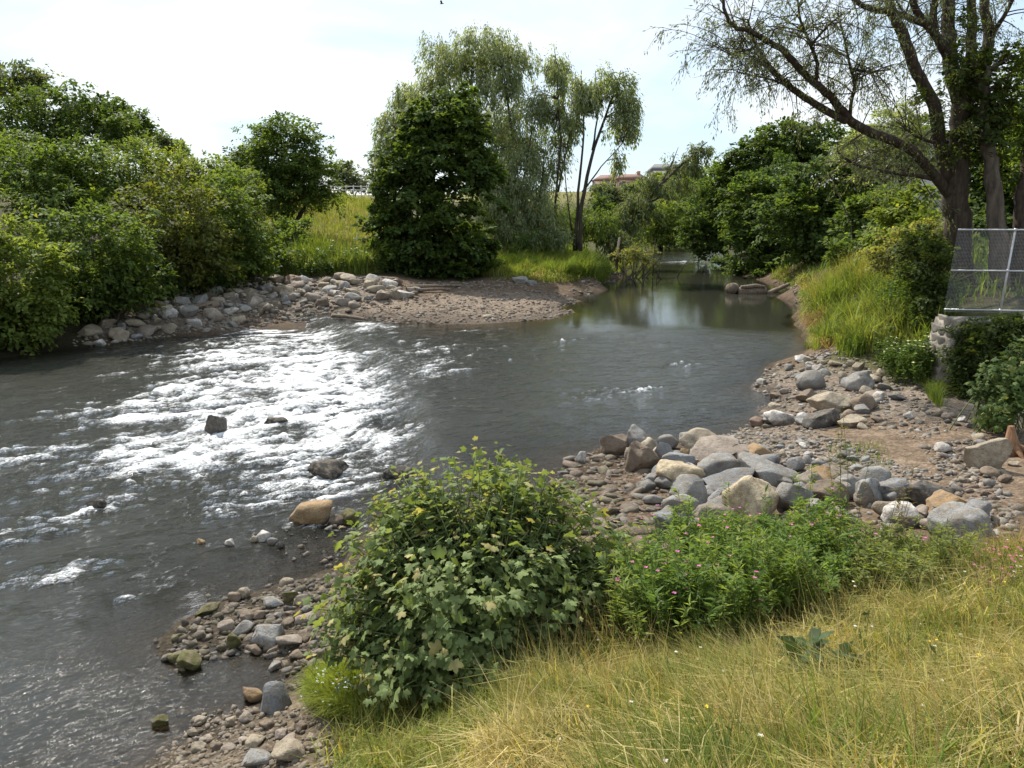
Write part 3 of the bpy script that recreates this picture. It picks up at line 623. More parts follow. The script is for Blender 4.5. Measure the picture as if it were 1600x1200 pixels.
willow('slender willow with a bare lower trunk left of the forked one', (3.4, 63), [(3.26,64,16.06,1.15,1.22,1.44),(3.48,64,14.01,1.45,1.59,1.93),(2.42,64,13.09,1.07,1.41,1.94),(4.14,64,11.7,1.17,1.46,1.95),(3.19,64,9.36,0.88,1.33,1.96)],
       [([(3.57,63,1.93),(3.33,63,5.51),(3.66,63,10.22),(3.26,64,16.28)], .13, .03), ([(3.54,63.5,6.48),(4.36,63.5,10.72),(4.54,63.5,14.85)], .07, .02)], 520, gap=.3, nb=50)
willow('forked slender willow with open crown nearest the river', (5.2, 61), [(6.43,61,14.55,1.65,1.29,1.1),(8.06,61,13.59,1.11,1.13,1.29),(5.53,61,13.37,1.2,1.35,1.66),(8.71,61,11.83,0.7,1.06,1.58),(7.43,61,11.39,1.02,1.05,1.21),(4.84,61,13.15,0.65,1.15,1.85),(7.73,61,8.93,0.56,0.62,0.75)],
       [([(5.04,61,2.13),(5.12,61,5.5),(5.98,61,9.6),(7.46,61,13.59),(7.79,61,14.89)], .19, .03), ([(4.72,61.2,2.12),(4.93,61.2,6.42),(5.23,61.2,10.52),(4.97,61.2,14.93)], .14, .03), ([(5.2,61,6.42),(6.57,61,8.25),(8.03,61,9.83)], .07, .02), ([(4.47,61.4,3.63),(3.99,61.4,6.89),(3.76,61.4,10.08)], .06, .02), ([(5.89,61,9.38),(6.25,61,12.27),(5.96,61,14.89)], .08, .02)], 600, gap=.3, nb=60)
willow('willow sapling thicket under the slender willows', (6, 66), [(3.09,66,4.53,2.32,1.81,1.54),(5.31,68,4,2.66,1.89,1.38),(7.22,66,4.03,1.55,1.42,1.44),(1.41,60,3.2,1.88,1.22,0.75)], [([(4.15,66,1.89),(3.86,66,4.53)], .06, .02), ([(5.53,67,1.84),(6.01,67,4.53)], .06, .02)], 420, 'mid', droop=.5, gap=.5)
willow('leaning willow stretching out low over the river', (9.4, 70), [(10.88,70,5.68,1.85,1.43,1.2),(9.42,69,4.25,1.72,1.48,1.4),(12.89,71,7.45,1.98,1.44,1.1),(14.95,72,9.1,1.77,1.3,1),(16.34,73,10.24,1.45,1.1,0.9),(14.67,73,7.52,2.26,1.35,0.68),(8.28,66,2.76,1.45,1.22,1.14),(9.44,65,2.29,1.43,1.05,0.82)],
       [([(8.22,66,1.22),(8.8,68,2.69),(10.89,70,5.31),(13.16,71,7.72),(15.21,72,9.37),(17.03,73,10.94)], .26, .04), ([(10.89,70,5.31),(13.66,72,6.68),(16.57,74,7.72)], .13, .03), ([(12.89,71,7.51),(13.65,71,9.04),(14.14,71,10.36)], .08, .02)], 620, 'grey', .26, .5, .4, 60)

FG = 'trees round the far bend'
def far_tree(label, blobs, n, green, ls=.34, grp=FG):
    B = np.array(blobs); cx, cy = B[0, 0], B[0, 1]; g = gz_at(cx, cy)
    return tree('riverside_tree', label, 'tree', (cx, cy, g), blobs, [(((cx, cy, g - .3), (cx, cy, B[0, 2])), .25, .08)], n, 22, ls, ls * .62, ls * 2.2, green, grp, 24, .09)
far_tree('bright green tree at the far bend seen under the leaning willow', [(19.22,105,4.66,2.45,2.4,2.62),(17.48,104,3.07,1.95,1.85,1.95),(20.35,104,2.27,2.12,1.69,1.47)], 360, 'light')
far_tree('shaded tree at the end of the visible water', [(24.68,118,3.72,2.03,2.34,2.95),(25.58,120,7.34,2.6,2.29,2.23),(22.73,116,1.33,2.18,1.62,1.27)], 320, 'mid')
far_tree('hazy green tree left of the bend below the brick house', [(15.53,125,6.49,3.49,2.64,2.14),(11.87,122,5.07,2.66,2.15,1.9),(17.02,118,4.17,2.76,2.16,1.84),(16.52,124,7.89,2.88,1.92,1.25),(13.44,124,8.07,2.11,1.53,1.15)], 360, 'grey', .38)
far_tree('low tree on the far bank facing down the channel', [(26.91,140,-0.08,3.3,1.92,0.88),(29.21,138,0.42,2.6,1.71,1.08),(22.77,132,0.52,2.69,1.83,1.24)], 260, 'light', .36)
far_tree('dark round tree among the scrub below the brick house', [(11.75,108,5.72,1.18,1.19,1.34),(12.5,107,4.65,1.33,1.18,1.17)], 130, 'dark', .3)
far_tree('pale hillside tree below the far grey roofs', [(29.56,150,10.18,4.64,3.01,1.85),(24.71,152,9.11,3.29,2.31,1.65)], 240, 'light', .44)
far_tree('spreading tree on the right of the far bend', [(32.34,135,9.67,3.76,3.05,2.71),(29.58,134,8.12,2.28,2.07,2.08)], 240, 'mid', .4)

# ------------------------------------------------------------------ right bank trees
AG = 'trees along the right bank'
def bank_tree(label, base, blobs, trunks, n, green='alder', ls=.24, nb=45, gap=.5, grp=AG, lw=.7, cr=.5, mat=None):
    x, y = base; g = gz_at(x, y)
    return tree('alder_tree', label, 'tree', (x, y, g), blobs, trunks, n, 26, ls, ls * lw, cr, green, grp, nb, .07, M_BARK, 0, gap, .5, .5, mat)
bank_tree('farthest alder of the right bank, arching down to the water', (20.6, 78), [(18.49,78,5.64,2.3,2.38,2.73),(17.47,77,3.28,1.69,1.66,1.81),(19.88,77,3.28,1.93,1.77,1.81),(20.54,78,6.82,2.05,1.95,2.05),(18.33,76.5,1.81,1.56,1.12,0.84)], [(((20.4, 78, 1.2), (20, 78, 4.5), (19.5, 78, 8)), .2, .06)], 700)
bank_tree('tall dark crowned alder on the right skyline', (27, 76), [(25.26,76,11.57,3.48,2.32,1.51),(22.17,76,9.89,2.45,1.92,1.63),(28.5,76,11.01,2.91,2.18,1.74),(24.49,75,9.55,4.32,2.81,1.73),(20.77,77,8.52,1.78,1.54,1.48)], [(((27, 76, 1), (27, 76, 7), (26.5, 76, 12)), .3, .08)], 950, 'dark', .26)
bank_tree('bright alder in the centre of the right bank', (20.6, 64), [(18.4,64,5.52,2.09,2.05,2.24),(20.56,64,6.73,2.38,2.11,2.08),(19.7,63,3.83,2.71,2.15,1.87),(17.53,62,2.42,1.66,1.43,1.36),(20.84,61,2.46,2.16,1.64,1.34),(19.63,60,1.43,1.89,1.18,0.66)], [(((21, 64, 1), (20.6, 64, 4.5), (20.2, 64, 7.5)), .24, .06), (((21.2, 64, 1), (22.6, 63.5, 5)), .15, .05)], 1150)
bank_tree('broad alder right of the bright one with pale stems', (24.5, 56), [(20.77,56,6.94,2.38,1.85,1.56),(19.27,55,5.03,2.35,1.96,1.8),(21.85,55,4.82,2.23,1.97,1.93),(20.78,54,2.75,2.33,1.73,1.36),(22.95,56,6.73,1.95,1.66,1.56)], [(((22.6, 56, 1.4), (22.8, 56, 5), (22, 56, 8)), .22, .06), (((24, 55, 1.4), (24.8, 55, 6)), .16, .05)], 1150)
bank_tree('shaded sapling tree with several thin stems behind the reed bank', (18.2, 40), [(18.04,42,4.38,1.25,1.21,1.31),(19.13,42,5.02,1.18,1.12,1.18),(17.61,39,3.37,1.29,0.98,0.8),(17.5,42,3.09,1.06,0.84,0.73)], [([(17.06,40,2.24),(17.64,41,4.08),(18.68,42,6.29)], .07, .03), ([(16.91,40,2.24),(16.97,41,4.4),(16.21,42,6.61)], .06, .02), ([(17.85,40,2.24),(18.73,41,4.4),(19.23,42,6.29)], .07, .03)], 620, 'mid', .2, 40, .4)
bank_tree('ivy coloured thicket left of the big willow trunk', (15.8, 31), [(15.08,31,5.02,0.82,0.78,0.82),(15.61,31,5.72,0.72,0.73,0.82),(15.06,32,3.91,0.9,0.73,0.65),(14.66,29,4.13,0.77,0.69,0.68)], [(((16, 31, 2.2), (16, 31, 5)), .08, .03), (((15, 31.5, 2.2), (14.8, 31, 4.6)), .06, .02)], 560, 'light', .17, 30, .4)
bank_tree('dark tree filling the right edge behind the willow', (21.5, 33), [(19.32,33,7.61,1.14,1.25,1.52),(19.61,32,5.5,0.99,1,1.12),(18.92,33,5.77,0.89,0.96,1.15),(20.12,33,10.12,0.7,0.79,0.99),(18.04,31,4.54,1.09,0.73,0.48)], [(((22.3, 33, 2.4), (21.6, 33, 7), (21.8, 33, 12)), .2, .06)], 620, 'dark', .2, 40, .3, AG, .6, .42)
bank_tree('soft green tree showing between the willow limbs', (19.5, 46), [(21.04,46,9.48,1.68,1.39,1.26),(22.55,46,8.47,1.41,1.27,1.27),(19.81,47,8.37,1.62,1.18,0.9),(21.05,46,7.62,1.59,1.11,0.78)], [(((21, 46, 2.6), (21.6, 46, 7), (22, 46, 10)), .16, .05)], 480, 'willow', .2, 40, .1, AG, .4)

shrub('waterside_shrub', 'low leafy shrub hanging to the water under the right bank alders', [(18.66,63,0.75,1.99,1.22,0.65),(19.23,59,0.56,1.49,0.98,0.61),(19.3,72,0.71,1.36,0.87,0.51),(18.83,54,0.43,0.77,0.56,0.43)], 420, 24, .2, .12, .34, 'alder', None, flat=.5)
# the great willow by the fence: trunk and limbs laid out one by one
g = gz_at(14.6, 26)
wroot = empty('great_willow', (14.6, 26, g))
WT = {}
def limb(name, pts, r0, r1, label=None, k=10):
    m = Mesh(); pts = np.array(pts); tt = np.linspace(0, len(pts) - 1, 4 * len(pts) - 3); i = np.minimum(tt.astype(int), len(pts) - 2); f = (tt - i)[:, None]
    P = pts[i] * (1 - f) + pts[i + 1] * f
    for _ in range(2): P[1:-1] = P[1:-1] * .5 + (P[:-2] + P[2:]) * .25
    P[1:-1] += rng.normal(size=(len(P) - 2, 3)) * r0 * .07
    m.tube(P, np.linspace(r0, r1, len(P)), k)
    o = m.build(name, M_BARKW, wroot, True)
    if label: o['label'] = label
    WT[len(WT)] = (P, np.linspace(r0, r1, len(P))); return o
limb('trunk', [(14.5,26,2.18),(14.27,26,3.61),(14.07,26,4.82),(13.91,26,5.8),(13.9,26,6.77),(13.89,26,7.72),(13.8,26,8.47)], .45, .27, None, 12)
limb('limb', [(13.9,26,5.61),(13.46,26,6.58),(13.12,25.8,7.33),(12.85,25.6,8.14),(12.43,25.5,8.63),(12,25.4,9.16),(11.71,25.3,9.71),(11.35,25.2,10.29),(11.03,25.2,10.76),(10.86,25.2,11.53)], .21, .13)
limb('limb', [(13.8,26,8.29),(13.51,26.2,9.34),(13.42,26.4,10.21),(13.42,26.6,11.35),(13.42,26.8,12.49)], .25, .16)
limb('limb', [(13.9,26,7.82),(14.25,26.3,8.8),(14.71,26.6,9.65),(14.93,26.8,10.29),(14.8,27,11.08),(14.63,27.2,12.42)], .22, .13)
limb('limb', [(13.39,26.2,9.58),(12.8,26,10.28),(12.27,25.8,10.61),(11.89,25.6,10.94),(11.56,25.4,11.76)], .14, .09)
limb('limb', [(12.38,25.8,10.5),(11.64,25.4,10.6),(11.08,25,10.63),(9.97,24.4,10.61),(9.39,24,10.81)], .11, .06)
limb('limb', [(14.95,26.8,10.25),(14.96,26.6,10.55),(15.04,26.4,10.8),(15.18,26.2,11.35)], .09, .05)
limb('limb', [(12.78,26,10.28),(12.69,26,10.76),(12.67,26,11.57)], .13, .09)
limb('limb', [(14.08,26.2,8.69),(14.14,26.4,9.84),(14.21,26.6,10.8),(14.07,26.8,12.13)], .18, .12)
limb('great_limb', [(13.88,26,5.41),(13.32,25.8,5.89),(12.45,25.5,6.68),(11.7,25.2,7.03),(10.64,24.8,7.27),(9.85,24.5,7.55),(9.46,24.3,7.9),(9.04,24.1,8.24),(8.41,23.8,8.56),(7.71,23.5,9.08),(7.33,23.3,9.37),(6.9,23.1,9.46),(6.34,22.9,9.73),(5.97,22.8,9.74),(5.7,22.7,9.89),(5.55,22.6,10.18),(5.44,22.5,10.61)], .17, .035, 'long limb reaching out over the river')
limb('limb', [(9.69,24.4,7.57),(8.67,24.2,8.01),(8.03,24,8.33),(7.53,23.8,8.66),(7.16,23.6,8.88),(6.98,23.5,9.06),(6.72,23.4,9.36),(6.49,23.3,9.68),(6.34,23.2,10.06)], .11, .03)
limb('limb', [(8.52,23.8,8.56),(8.46,23.6,8.99),(8.16,23.4,9.45),(7.75,23.2,10.01),(7.55,23,10.65)], .06, .025)
limb('limb', [(8.16,23.4,9.45),(8.54,23.3,9.92),(8.86,23.2,10.19)], .04, .015)
limb('limb', [(9.8,24.4,7.59),(9.71,24.2,8.06),(9.72,24,8.5),(9.41,23.8,9.03),(9.23,23.6,9.38),(9.04,23.5,9.8),(8.81,23.4,10.27)], .055, .02)
limb('limb', [(9.55,23.9,8.91),(10.01,23.9,8.83),(10.67,24,8.91)], .045, .02)
limb('limb', [(13.66,26,5.9),(12.64,25.6,6.08),(11.17,25,6.18),(10.13,24.6,6.35),(9.51,24.4,6.7)], .09, .03)
limb('limb', [(8.03,24,8.33),(7.57,23.8,8.52),(7.04,23.6,8.63),(6.63,23.5,8.68),(6.16,23.4,8.76)], .04, .012)
limb('limb', [(6.9,23.1,9.46),(6.36,23,9.25),(5.83,22.9,9.13),(5.45,22.8,9.28)], .035, .012)
limb('limb', [(13.52,26,7.11),(12.77,25.6,7.08),(12.17,25.3,7.24),(11.42,25,7.62)], .07, .02)
# fine twigs and leaves
tw = Mesh(); LP = []; LA = []
for key, (P, R) in WT.items():
    if key in (0,): continue
    for _ in range(24 if key in (9, 10, 5, 11, 13, 14, 15, 16, 17) else 13):
        j = int(rng.integers(len(P) // 4, len(P)))
        d = unit(rng.normal(size=3) * np.array([1, .8, .7]) + np.array([-.25, -.15, .25])); L = .6 + 1.1 * rng.random()
        c = limb_curve(P[j], P[j] + d * L, 6, .12, .12); tw.tube(c, np.linspace(min(.02, R[j] * .6), .006, 6), 4, False)
        for q in range(5):
            s = c[int(rng.integers(2, 6))]; d2 = unit(d * .5 + rng.normal(size=3) * .6 + np.array([0, 0, -.75])); L2 = .35 + .5 * rng.random()
            e = limb_curve(s, s + d2 * L2, 5, .1, .1); tw.tube(e, np.linspace(.007, .003, 5), 3, False)
            k = int(11 + rng.integers(0, 9)) if rng.random() < .8 else 2
            tpos = rng.random(k); LP.append(e[0] + (e[-1] - e[0]) * tpos[:, None] + rng.normal(size=(k, 3)) * .05); LA.append(np.tile(d2, (k, 1)))
tw.build('twigs', M_BARKW, wroot)
LP = np.concatenate(LP); LA = unit(np.concatenate(LA) + rng.normal(size=LP.shape) * .45 + np.array([0, 0, -.35])); k = len(LP)
tone = rng.random((k, 1)); a, b = (np.array(v) for v in GREENS['willow'])
add('crown', leaves_mesh('crown', LP, LA, unit(rng.normal(size=LP.shape) + np.array([0, 0, .6])), .085 + .06 * rng.random(k), .022 + .012 * rng.random(k), (a * tone + b * (1 - tone)) * .55), wroot)
IB = [(13.37,25.6,9.15,0.5,0.77,1.15),(13.55,25.4,7.47,0.39,0.63,0.97),(12.91,25.4,8.03,0.42,0.56,0.77),(14.12,26.3,10.19,0.43,0.57,0.78),(14.62,26.3,9.27,0.4,0.55,0.79),(12.96,25.4,6.73,0.39,0.46,0.58),(12.2,25.2,8.37,0.34,0.38,0.46),(13.61,26.2,10.72,0.47,0.5,0.58)]
_, args = crown(IB, 120, 24, .12, .07, .2, 'ivy', .0, .9, .2, .3)
add('ivy', leaves_mesh('ivy', *args, M_LEAF), wroot)
tag(wroot, 'great old willow with forked trunk and long limb over the river', 'tree')
g = gz_at(16, 25)
tree('ivy_tree', 'mossy pale trunked tree right beside the great willow', 'tree', (16, 25, g), [(14.32,25.5,8.77,0.58,0.81,1.15),(14.29,25.5,7.48,0.43,0.65,0.97),(14.89,25.5,6.55,0.51,0.61,0.78),(14.89,25.5,8.04,0.46,0.58,0.77),(15.39,26,9.58,0.51,0.52,0.58)],
     [([(15.29,25,2.29),(14.89,25,4.25),(14.72,25.2,5.59),(14.43,25.4,6.82),(14.28,25.5,7.86),(14.27,25.6,9.15)], .3, .14)], 240, 24, .14, .085, .26, 'ivy', None, 26, .05, M_BARKL, 0, .4)
tree('edge_tree', 'reddish trunk of a tree cut by the right edge', 'tree', (17.5, 25, g), [(16.18,26,7.34,0.6,0.74,0.99),(16.14,26,9.03,0.59,0.82,1.17),(15.91,25.8,6.18,0.36,0.36,0.4)],
     [([(15.68,25,2.69),(15.59,25.2,4.63),(15.71,25.4,5.78),(15.84,25.6,7.49)], .3, .16)], 260, 24, .14, .085, .26, 'mid', None, 14, .05, M_BARKW, 0, .4)

# ------------------------------------------------------------------ stones
def ico(sub):
    bm = bmesh.new(); bmesh.ops.create_icosphere(bm, subdivisions=sub, radius=1.0)
    V = np.array([v.co[:] for v in bm.verts]); F = np.array([[v.index for v in f.verts] for f in bm.faces]); bm.free(); return V, F
ICO = {k: ico(k) for k in (1, 2, 3, 4)}

def rock_verts(sub, shape, r):
    V, F = ICO[sub]; V = V.copy()
    cuts, depth = {'round': (14, (.58, .9)), 'block': (14, (.48, .76)), 'slab': (14, (.5, .82)), 'angular': (18, (.42, .75)), 'pebble': (8, (.7, .95))}[shape]
    if shape == 'block':
        V = np.sign(V) * np.abs(V) ** .62
    for _ in range(cuts):
        d = unit(r.normal(size=3)); k = r.uniform(*depth); s = V @ d
        V -= np.maximum(s - k, 0)[:, None] * d * .99
    ph = r.random(3) * 9
    V *= (1 + .06 * np.sin(V[:, :1] * 4 + ph[0]) * np.cos(V[:, 1:2] * 3.5 + ph[1]) + .03 * np.sin(V[:, 2:3] * 9 + ph[2]) * np.sin(V[:, :1] * 8 + ph[1]))
    if sub >= 3:
        V *= 1 + .03 * vnoise(V[:, 0] * 5 + ph[0], V[:, 1] * 5 + V[:, 2] * 4, 3)[:, None] + .02 * vnoise(V[:, 0] * 13 + ph[0], V[:, 1] * 12 + V[:, 2] * 11, 4)[:, None]
    return V / (np.abs(V).max(0) + 1e-9), F

def rock_mesh(name, sub, shape, seed, mat, smooth=True):
    V, F = rock_verts(sub, shape, np.random.default_rng(seed))
    return mesh_np(name, V, F, np.full(len(F), 3), mat, smooth)

TINT = dict(grey=(.27, .265, .25), blue=(.225, .23, .235), dark=(.10, .095, .088), tan=(.36, .305, .225), brown=(.19, .145, .105), pink=(.31, .26, .215),
            orange=(.34, .225, .115), white=(.55, .52, .48), cream=(.50, .41, .27), moss=(.105, .10, .03), wet=(.045, .042, .038), red=(.235, .155, .115))
ROCKS = [
('dark brown rounded boulder at the water end of the rock row',2.05,15.25,0.27,0.56,0.48,'brown','round'),
('pointed pale grey boulder behind the squarish block',2.54,15.48,0.31,0.49,0.51,'grey','angular'),
('squarish brownish grey block at the head of the rock row',2.37,13.90,0.38,0.46,0.51,'brown','block'),
('striated upright grey boulder beside the squarish block',2.84,14.23,0.43,0.38,0.50,'blue','angular'),
('tan boulder with dark stained front near the water',3.74,15.23,0.36,0.63,0.43,'tan','round'),
('long flat pinkish grey stone lying across the row',3.83,14.32,0.49,0.81,0.26,'pink','slab'),
('grey slab leaning below the striated boulder',3.08,13.88,0.45,0.51,0.25,'blue','slab'),
('tan wedge shaped boulder below the grey slab',2.82,12.83,0.45,0.60,0.39,'cream','angular'),
('large smooth grey boulder in the middle of the row',3.56,12.99,0.50,0.76,0.43,'grey','round'),
('large dark grey boulder in front of the smooth grey one',3.60,12.31,0.50,0.66,0.39,'blue','round'),
('grey and brown wedge boulder left of the triangular stone',2.85,11.82,0.52,0.56,0.42,'grey','angular'),
('triangular blue grey stone left of the big cream boulder',3.18,11.56,0.56,0.35,0.33,'blue','angular'),
('long rounded grey boulder behind the big cream one',4.24,12.47,0.56,0.79,0.48,'grey','round'),
('small dark grey boulder behind the large smooth one',4.10,13.50,0.53,0.45,0.27,'dark','round'),
('biggest cream boulder with rough broken face',3.50,10.90,0.60,0.75,0.62,'cream','angular'),
('pinkish grey boulder left of the biggest cream one',2.93,10.82,0.54,0.48,0.35,'pink','round'),
('flat topped blue grey boulder at the front of the row',2.33,10.61,0.50,0.57,0.38,'blue','block'),
('angular mottled grey boulder above the flat topped one',2.56,11.39,0.49,0.48,0.31,'grey','angular'),
('reddish brown boulder below the flat topped one',2.17,9.94,0.52,0.30,0.27,'red','block'),
('round grey brown boulder with a pale band right of the cream one',4.22,11.25,0.64,0.42,0.43,'grey','round'),
('brown grey boulder just behind the banded round one',4.79,12.15,0.62,0.39,0.33,'pink','round'),
('flat brown stone lying in the muddy corner',1.69,10.42,0.44,0.55,0.23,'brown','slab'),
('mossy green flat rock beside the leafy bush',1.77,9.79,0.51,0.52,0.23,'moss','slab'),
('pinkish rounded stone behind the biggest cream boulder',4.14,12.45,0.56,0.35,0.21,'pink','round'),
('orange edged flat stone above the long grey boulder',4.52,13.97,0.55,0.51,0.26,'orange','slab'),
('small upright pale stone at the very tip of the bank',1.34,14.87,0.25,0.17,0.22,'white','angular'),
('small orange tan triangular stone among the row',3.23,14.43,0.44,0.18,0.24,'orange','angular'),
('small white stone tucked under the grey slab',3.19,13.62,0.46,0.22,0.17,'white','angular'),
('brown grey rounded boulder behind the pink flowers',4.76,11.40,0.67,0.50,0.36,'brown','round'),
('grey tan boulder behind the tall flower stems',5.35,11.30,0.73,0.46,0.40,'grey','round'),
('blue grey boulder left of the dark half dome',5.75,11.29,0.77,0.47,0.44,'blue','round'),
('dark half dome boulder with a flat pale side',6.06,10.90,0.84,0.59,0.38,'dark','block'),
('white and pink rough boulder near the flowers',5.38,10.19,0.84,0.52,0.33,'white','angular'),
('ochre and grey slab right of the dark half dome',6.10,10.34,0.92,0.54,0.24,'orange','slab'),
('largest grey boulder at the right end of the row',5.55,9.21,0.99,0.61,0.44,'grey','round'),
('orange ochre flat boulder behind the row',5.23,12.61,0.62,0.48,0.23,'orange','slab'),
('mid grey boulder between ochre stone and grey tan boulder',5.32,11.94,0.67,0.38,0.26,'grey','round'),
('tall tan boulder standing beside the tree stump',7.73,12.38,0.89,0.49,0.53,'tan','block'),
('bright white stone on the earth track',7.68,13.72,0.80,0.28,0.17,'white','angular'),
('smooth dark oval boulder beside the bare earth',6.53,16.25,0.58,0.72,0.32,'dark','round'),
('orange tan flat stone right of the dark oval boulder',7.10,16.07,0.63,0.50,0.22,'tan','slab'),
('tan boulder behind the dark oval one',7.30,17.68,0.55,0.75,0.43,'tan','round'),
('brown rounded boulder right of the tan one',7.91,17.40,0.64,0.68,0.48,'brown','round'),
('dull grey boulder uphill of the brown rounded one',8.74,19.52,0.64,0.67,0.44,'grey','block'),
('sloping grey slab near the top of the shingle',7.79,20.42,0.47,0.66,0.43,'grey','slab'),
('pale slab at the waterside below the shingle',5.96,17.18,0.39,0.56,0.28,'white','slab'),
('dark brown stone in the shingle by the water',7.23,19.12,0.43,0.50,0.31,'brown','angular'),
('pale flat stone at the top of the shingle by the reeds',8.71,23.66,0.62,0.50,0.17,'white','slab'),
('reddish stone standing in shallow water off the shingle',5.52,17.45,0.28,0.29,0.20,'red','round'),
('dark cube shaped boulder standing alone in the white water',-6.79,17.75,-0.00,0.45,0.48,'dark','block'),
('low dark rock in the white water right of the cube boulder',-5.64,18.50,-0.00,0.46,0.27,'wet','round'),
('dark wet hump of rock in the broken water above the ochre rock',-3.52,14.53,-0.00,0.65,0.32,'wet','round'),
('flat ochre brown rock in the river left of the leafy bush',-3.32,12.42,-0.00,0.65,0.29,'orange','slab'),
('mossy small rock beside the ochre rock',-2.67,12.41,-0.00,0.25,0.21,'moss','round'),
('brown small rock between ochre and mossy rocks',-2.88,12.36,-0.00,0.21,0.17,'brown','round'),
('dark flat rock beside the top of the leafy bush',-2.17,14.61,0.01,0.51,0.17,'wet','slab'),
('low dark rock in the foam on the left',-7.23,13.10,-0.00,0.29,0.12,'wet','slab'),
('rounded pale grey stone of the little midstream group',-3.87,11.69,-0.00,0.21,0.16,'white','round'),
('small tan stone left of the pale grey midstream one',-4.00,11.66,-0.00,0.11,0.09,'tan','round'),
('small blue grey stone right of the pale grey midstream one',-3.69,11.55,-0.00,0.14,0.11,'blue','round'),
('small dark stone at the end of the midstream group',-3.52,11.40,-0.00,0.12,0.11,'dark','angular'),
('tiny pale stone alone in midstream shallows',-4.34,11.50,-0.00,0.13,0.10,'white','round'),
('tiny orange stone farthest out in midstream shallows',-4.78,11.55,-0.00,0.13,0.08,'orange','round'),
('tall angular grey boulder at the edge of the near pool',-2.38,7.14,0.12,0.28,0.27,'blue','angular'),
('large grey oval boulder above the near pool',-2.89,8.56,0.01,0.34,0.24,'grey','round'),
('pinkish oval stone right of the large grey oval one',-2.60,8.52,0.04,0.27,0.13,'pink','round'),
('grey oval stone left of the large grey oval one',-3.26,8.86,0.01,0.23,0.13,'grey','round'),
('yellowish stone standing on edge by the pool',-3.24,8.53,-0.00,0.15,0.18,'moss','angular'),
('tan stone at the head of the near stones',-2.67,9.45,0.08,0.24,0.16,'tan','round'),
('tan round stone next to a dark brown one',-3.55,9.77,0.01,0.17,0.14,'tan','round'),
('dark brown stone next to a tan round one',-3.66,9.70,-0.00,0.17,0.13,'brown','round'),
('brown oval stone in the shallows below the tan pair',-3.32,9.16,0.01,0.18,0.12,'brown','round'),
('pinkish flat stone left in the shallows',-3.48,8.91,-0.00,0.19,0.11,'pink','slab'),
('broad brownish stone against the leafy bush',-2.48,8.93,0.09,0.28,0.16,'pink','round'),
('orange brown flat stone left of the tall angular boulder',-2.74,7.52,-0.00,0.20,0.10,'orange','slab'),
('large tan stone at the bottom edge of the mud',-1.88,5.92,0.49,0.26,0.13,'tan','round'),
('grey stone cut by the bottom edge of the mud',-2.17,5.97,0.38,0.23,0.13,'grey','angular'),
('yellow green mossy stone in the shallows',-3.87,9.33,0.01,0.23,0.12,'moss','round'),
('dark mossy stone alone in the near pool',-3.50,7.08,-0.00,0.16,0.09,'moss','round'),
('largest dark mossy stone at the tip of the stony spit',-3.63,8.12,-0.00,0.26,0.16,'moss','slab'),
('dark mossy stone left of the largest mossy one',-3.85,8.26,-0.00,0.17,0.09,'moss','round'),
('small mossy stone upstream of the spit',-3.96,8.68,0.01,0.15,0.09,'moss','round'),
('round mossy stone left of the bush',-2.89,9.59,0.05,0.17,0.15,'moss','round'),
('small tan oval stone just off the bush',-3.08,10.13,0.01,0.17,0.10,'tan','round'),
('pale grey flat stone in water below the round mossy one',-3.07,9.50,0.03,0.23,0.09,'grey','slab'),
('flat tan stone at the front of the gravel bar',-1.09,36.01,0.31,0.52,0.14,'tan','slab'),
('grey boulder at the foot of the grassy island bank',0.56,47.32,0.90,0.90,0.49,'grey','round'),
('smaller grey boulder right of the one under the island bank',1.19,47.05,0.82,0.48,0.37,'grey','round'),
('brown squarish stone under the maple at the end of the pile',-6.29,43.79,1.10,0.52,0.38,'red','block'),
('pale block at the right end of the left bank stone pile',-5.49,41.52,0.65,0.73,0.43,'white','block'),
('brown boulder on top of the left bank stone pile',-11.86,43.98,1.11,0.98,0.56,'red','round'),
('pale rounded boulder low in the left bank stones',-14.63,34.05,0.54,0.60,0.46,'white','round'),
('white stone at the waterline of the left bank',-15.77,30.18,-0.00,0.41,0.29,'white','angular'),
('large brown grey boulder in the shaded left bank stones',-13.56,35.74,0.67,0.97,0.54,'brown','round')]
for i, (lab, x, y, z, w, h, tint, shape) in enumerate(ROCKS):
    r = np.random.default_rng(100 + i); k_ = 1.05 if y < 14.5 and x > 1.5 else 1.0; w *= 1.22 * k_; h *= 1.2 * k_
    if shape == 'round' and r.random() < .55: shape = 'block'
    o = add('boulder' if w > .42 else 'stone', rock_mesh('stone', 4 if w > .45 and y < 20 else 3, shape, 900 + i, M_STONE, shape == 'round'))
    dep = w * r.uniform(.75, .95); o.scale = (w * .53, dep * .5, h * .56 * (1.0 if shape != 'slab' else 1.15))
    o.location = (x, y + dep * .33, z + h * .26)
    o.rotation_euler = (r.uniform(-.12, .12), r.uniform(-.15, .15), r.uniform(-.35, .35))
    c = np.array(TINT[tint]) * r.uniform(.88, 1.12); o.color = (*c, 1)
    tag(o, lab, 'boulder' if w > .42 else 'stone')

def in_poly(poly, n):
    poly = np.array(poly)[:, :2]; lo, hi = poly.min(0), poly.max(0); out = np.zeros((0, 2))
    while len(out) < n:
        q = lo + rng.random((n * 3, 2)) * (hi - lo); c = np.zeros(len(q), bool)
        for (ax, ay), (bx, by) in zip(poly, np.roll(poly, -1, 0)):
            m = ((ay > q[:, 1]) != (by > q[:, 1])) & (q[:, 0] < (bx - ax) * (q[:, 1] - ay) / (by - ay + 1e-12) + ax); c ^= m
        out = np.concatenate([out, q[c]])
    return out[:n]

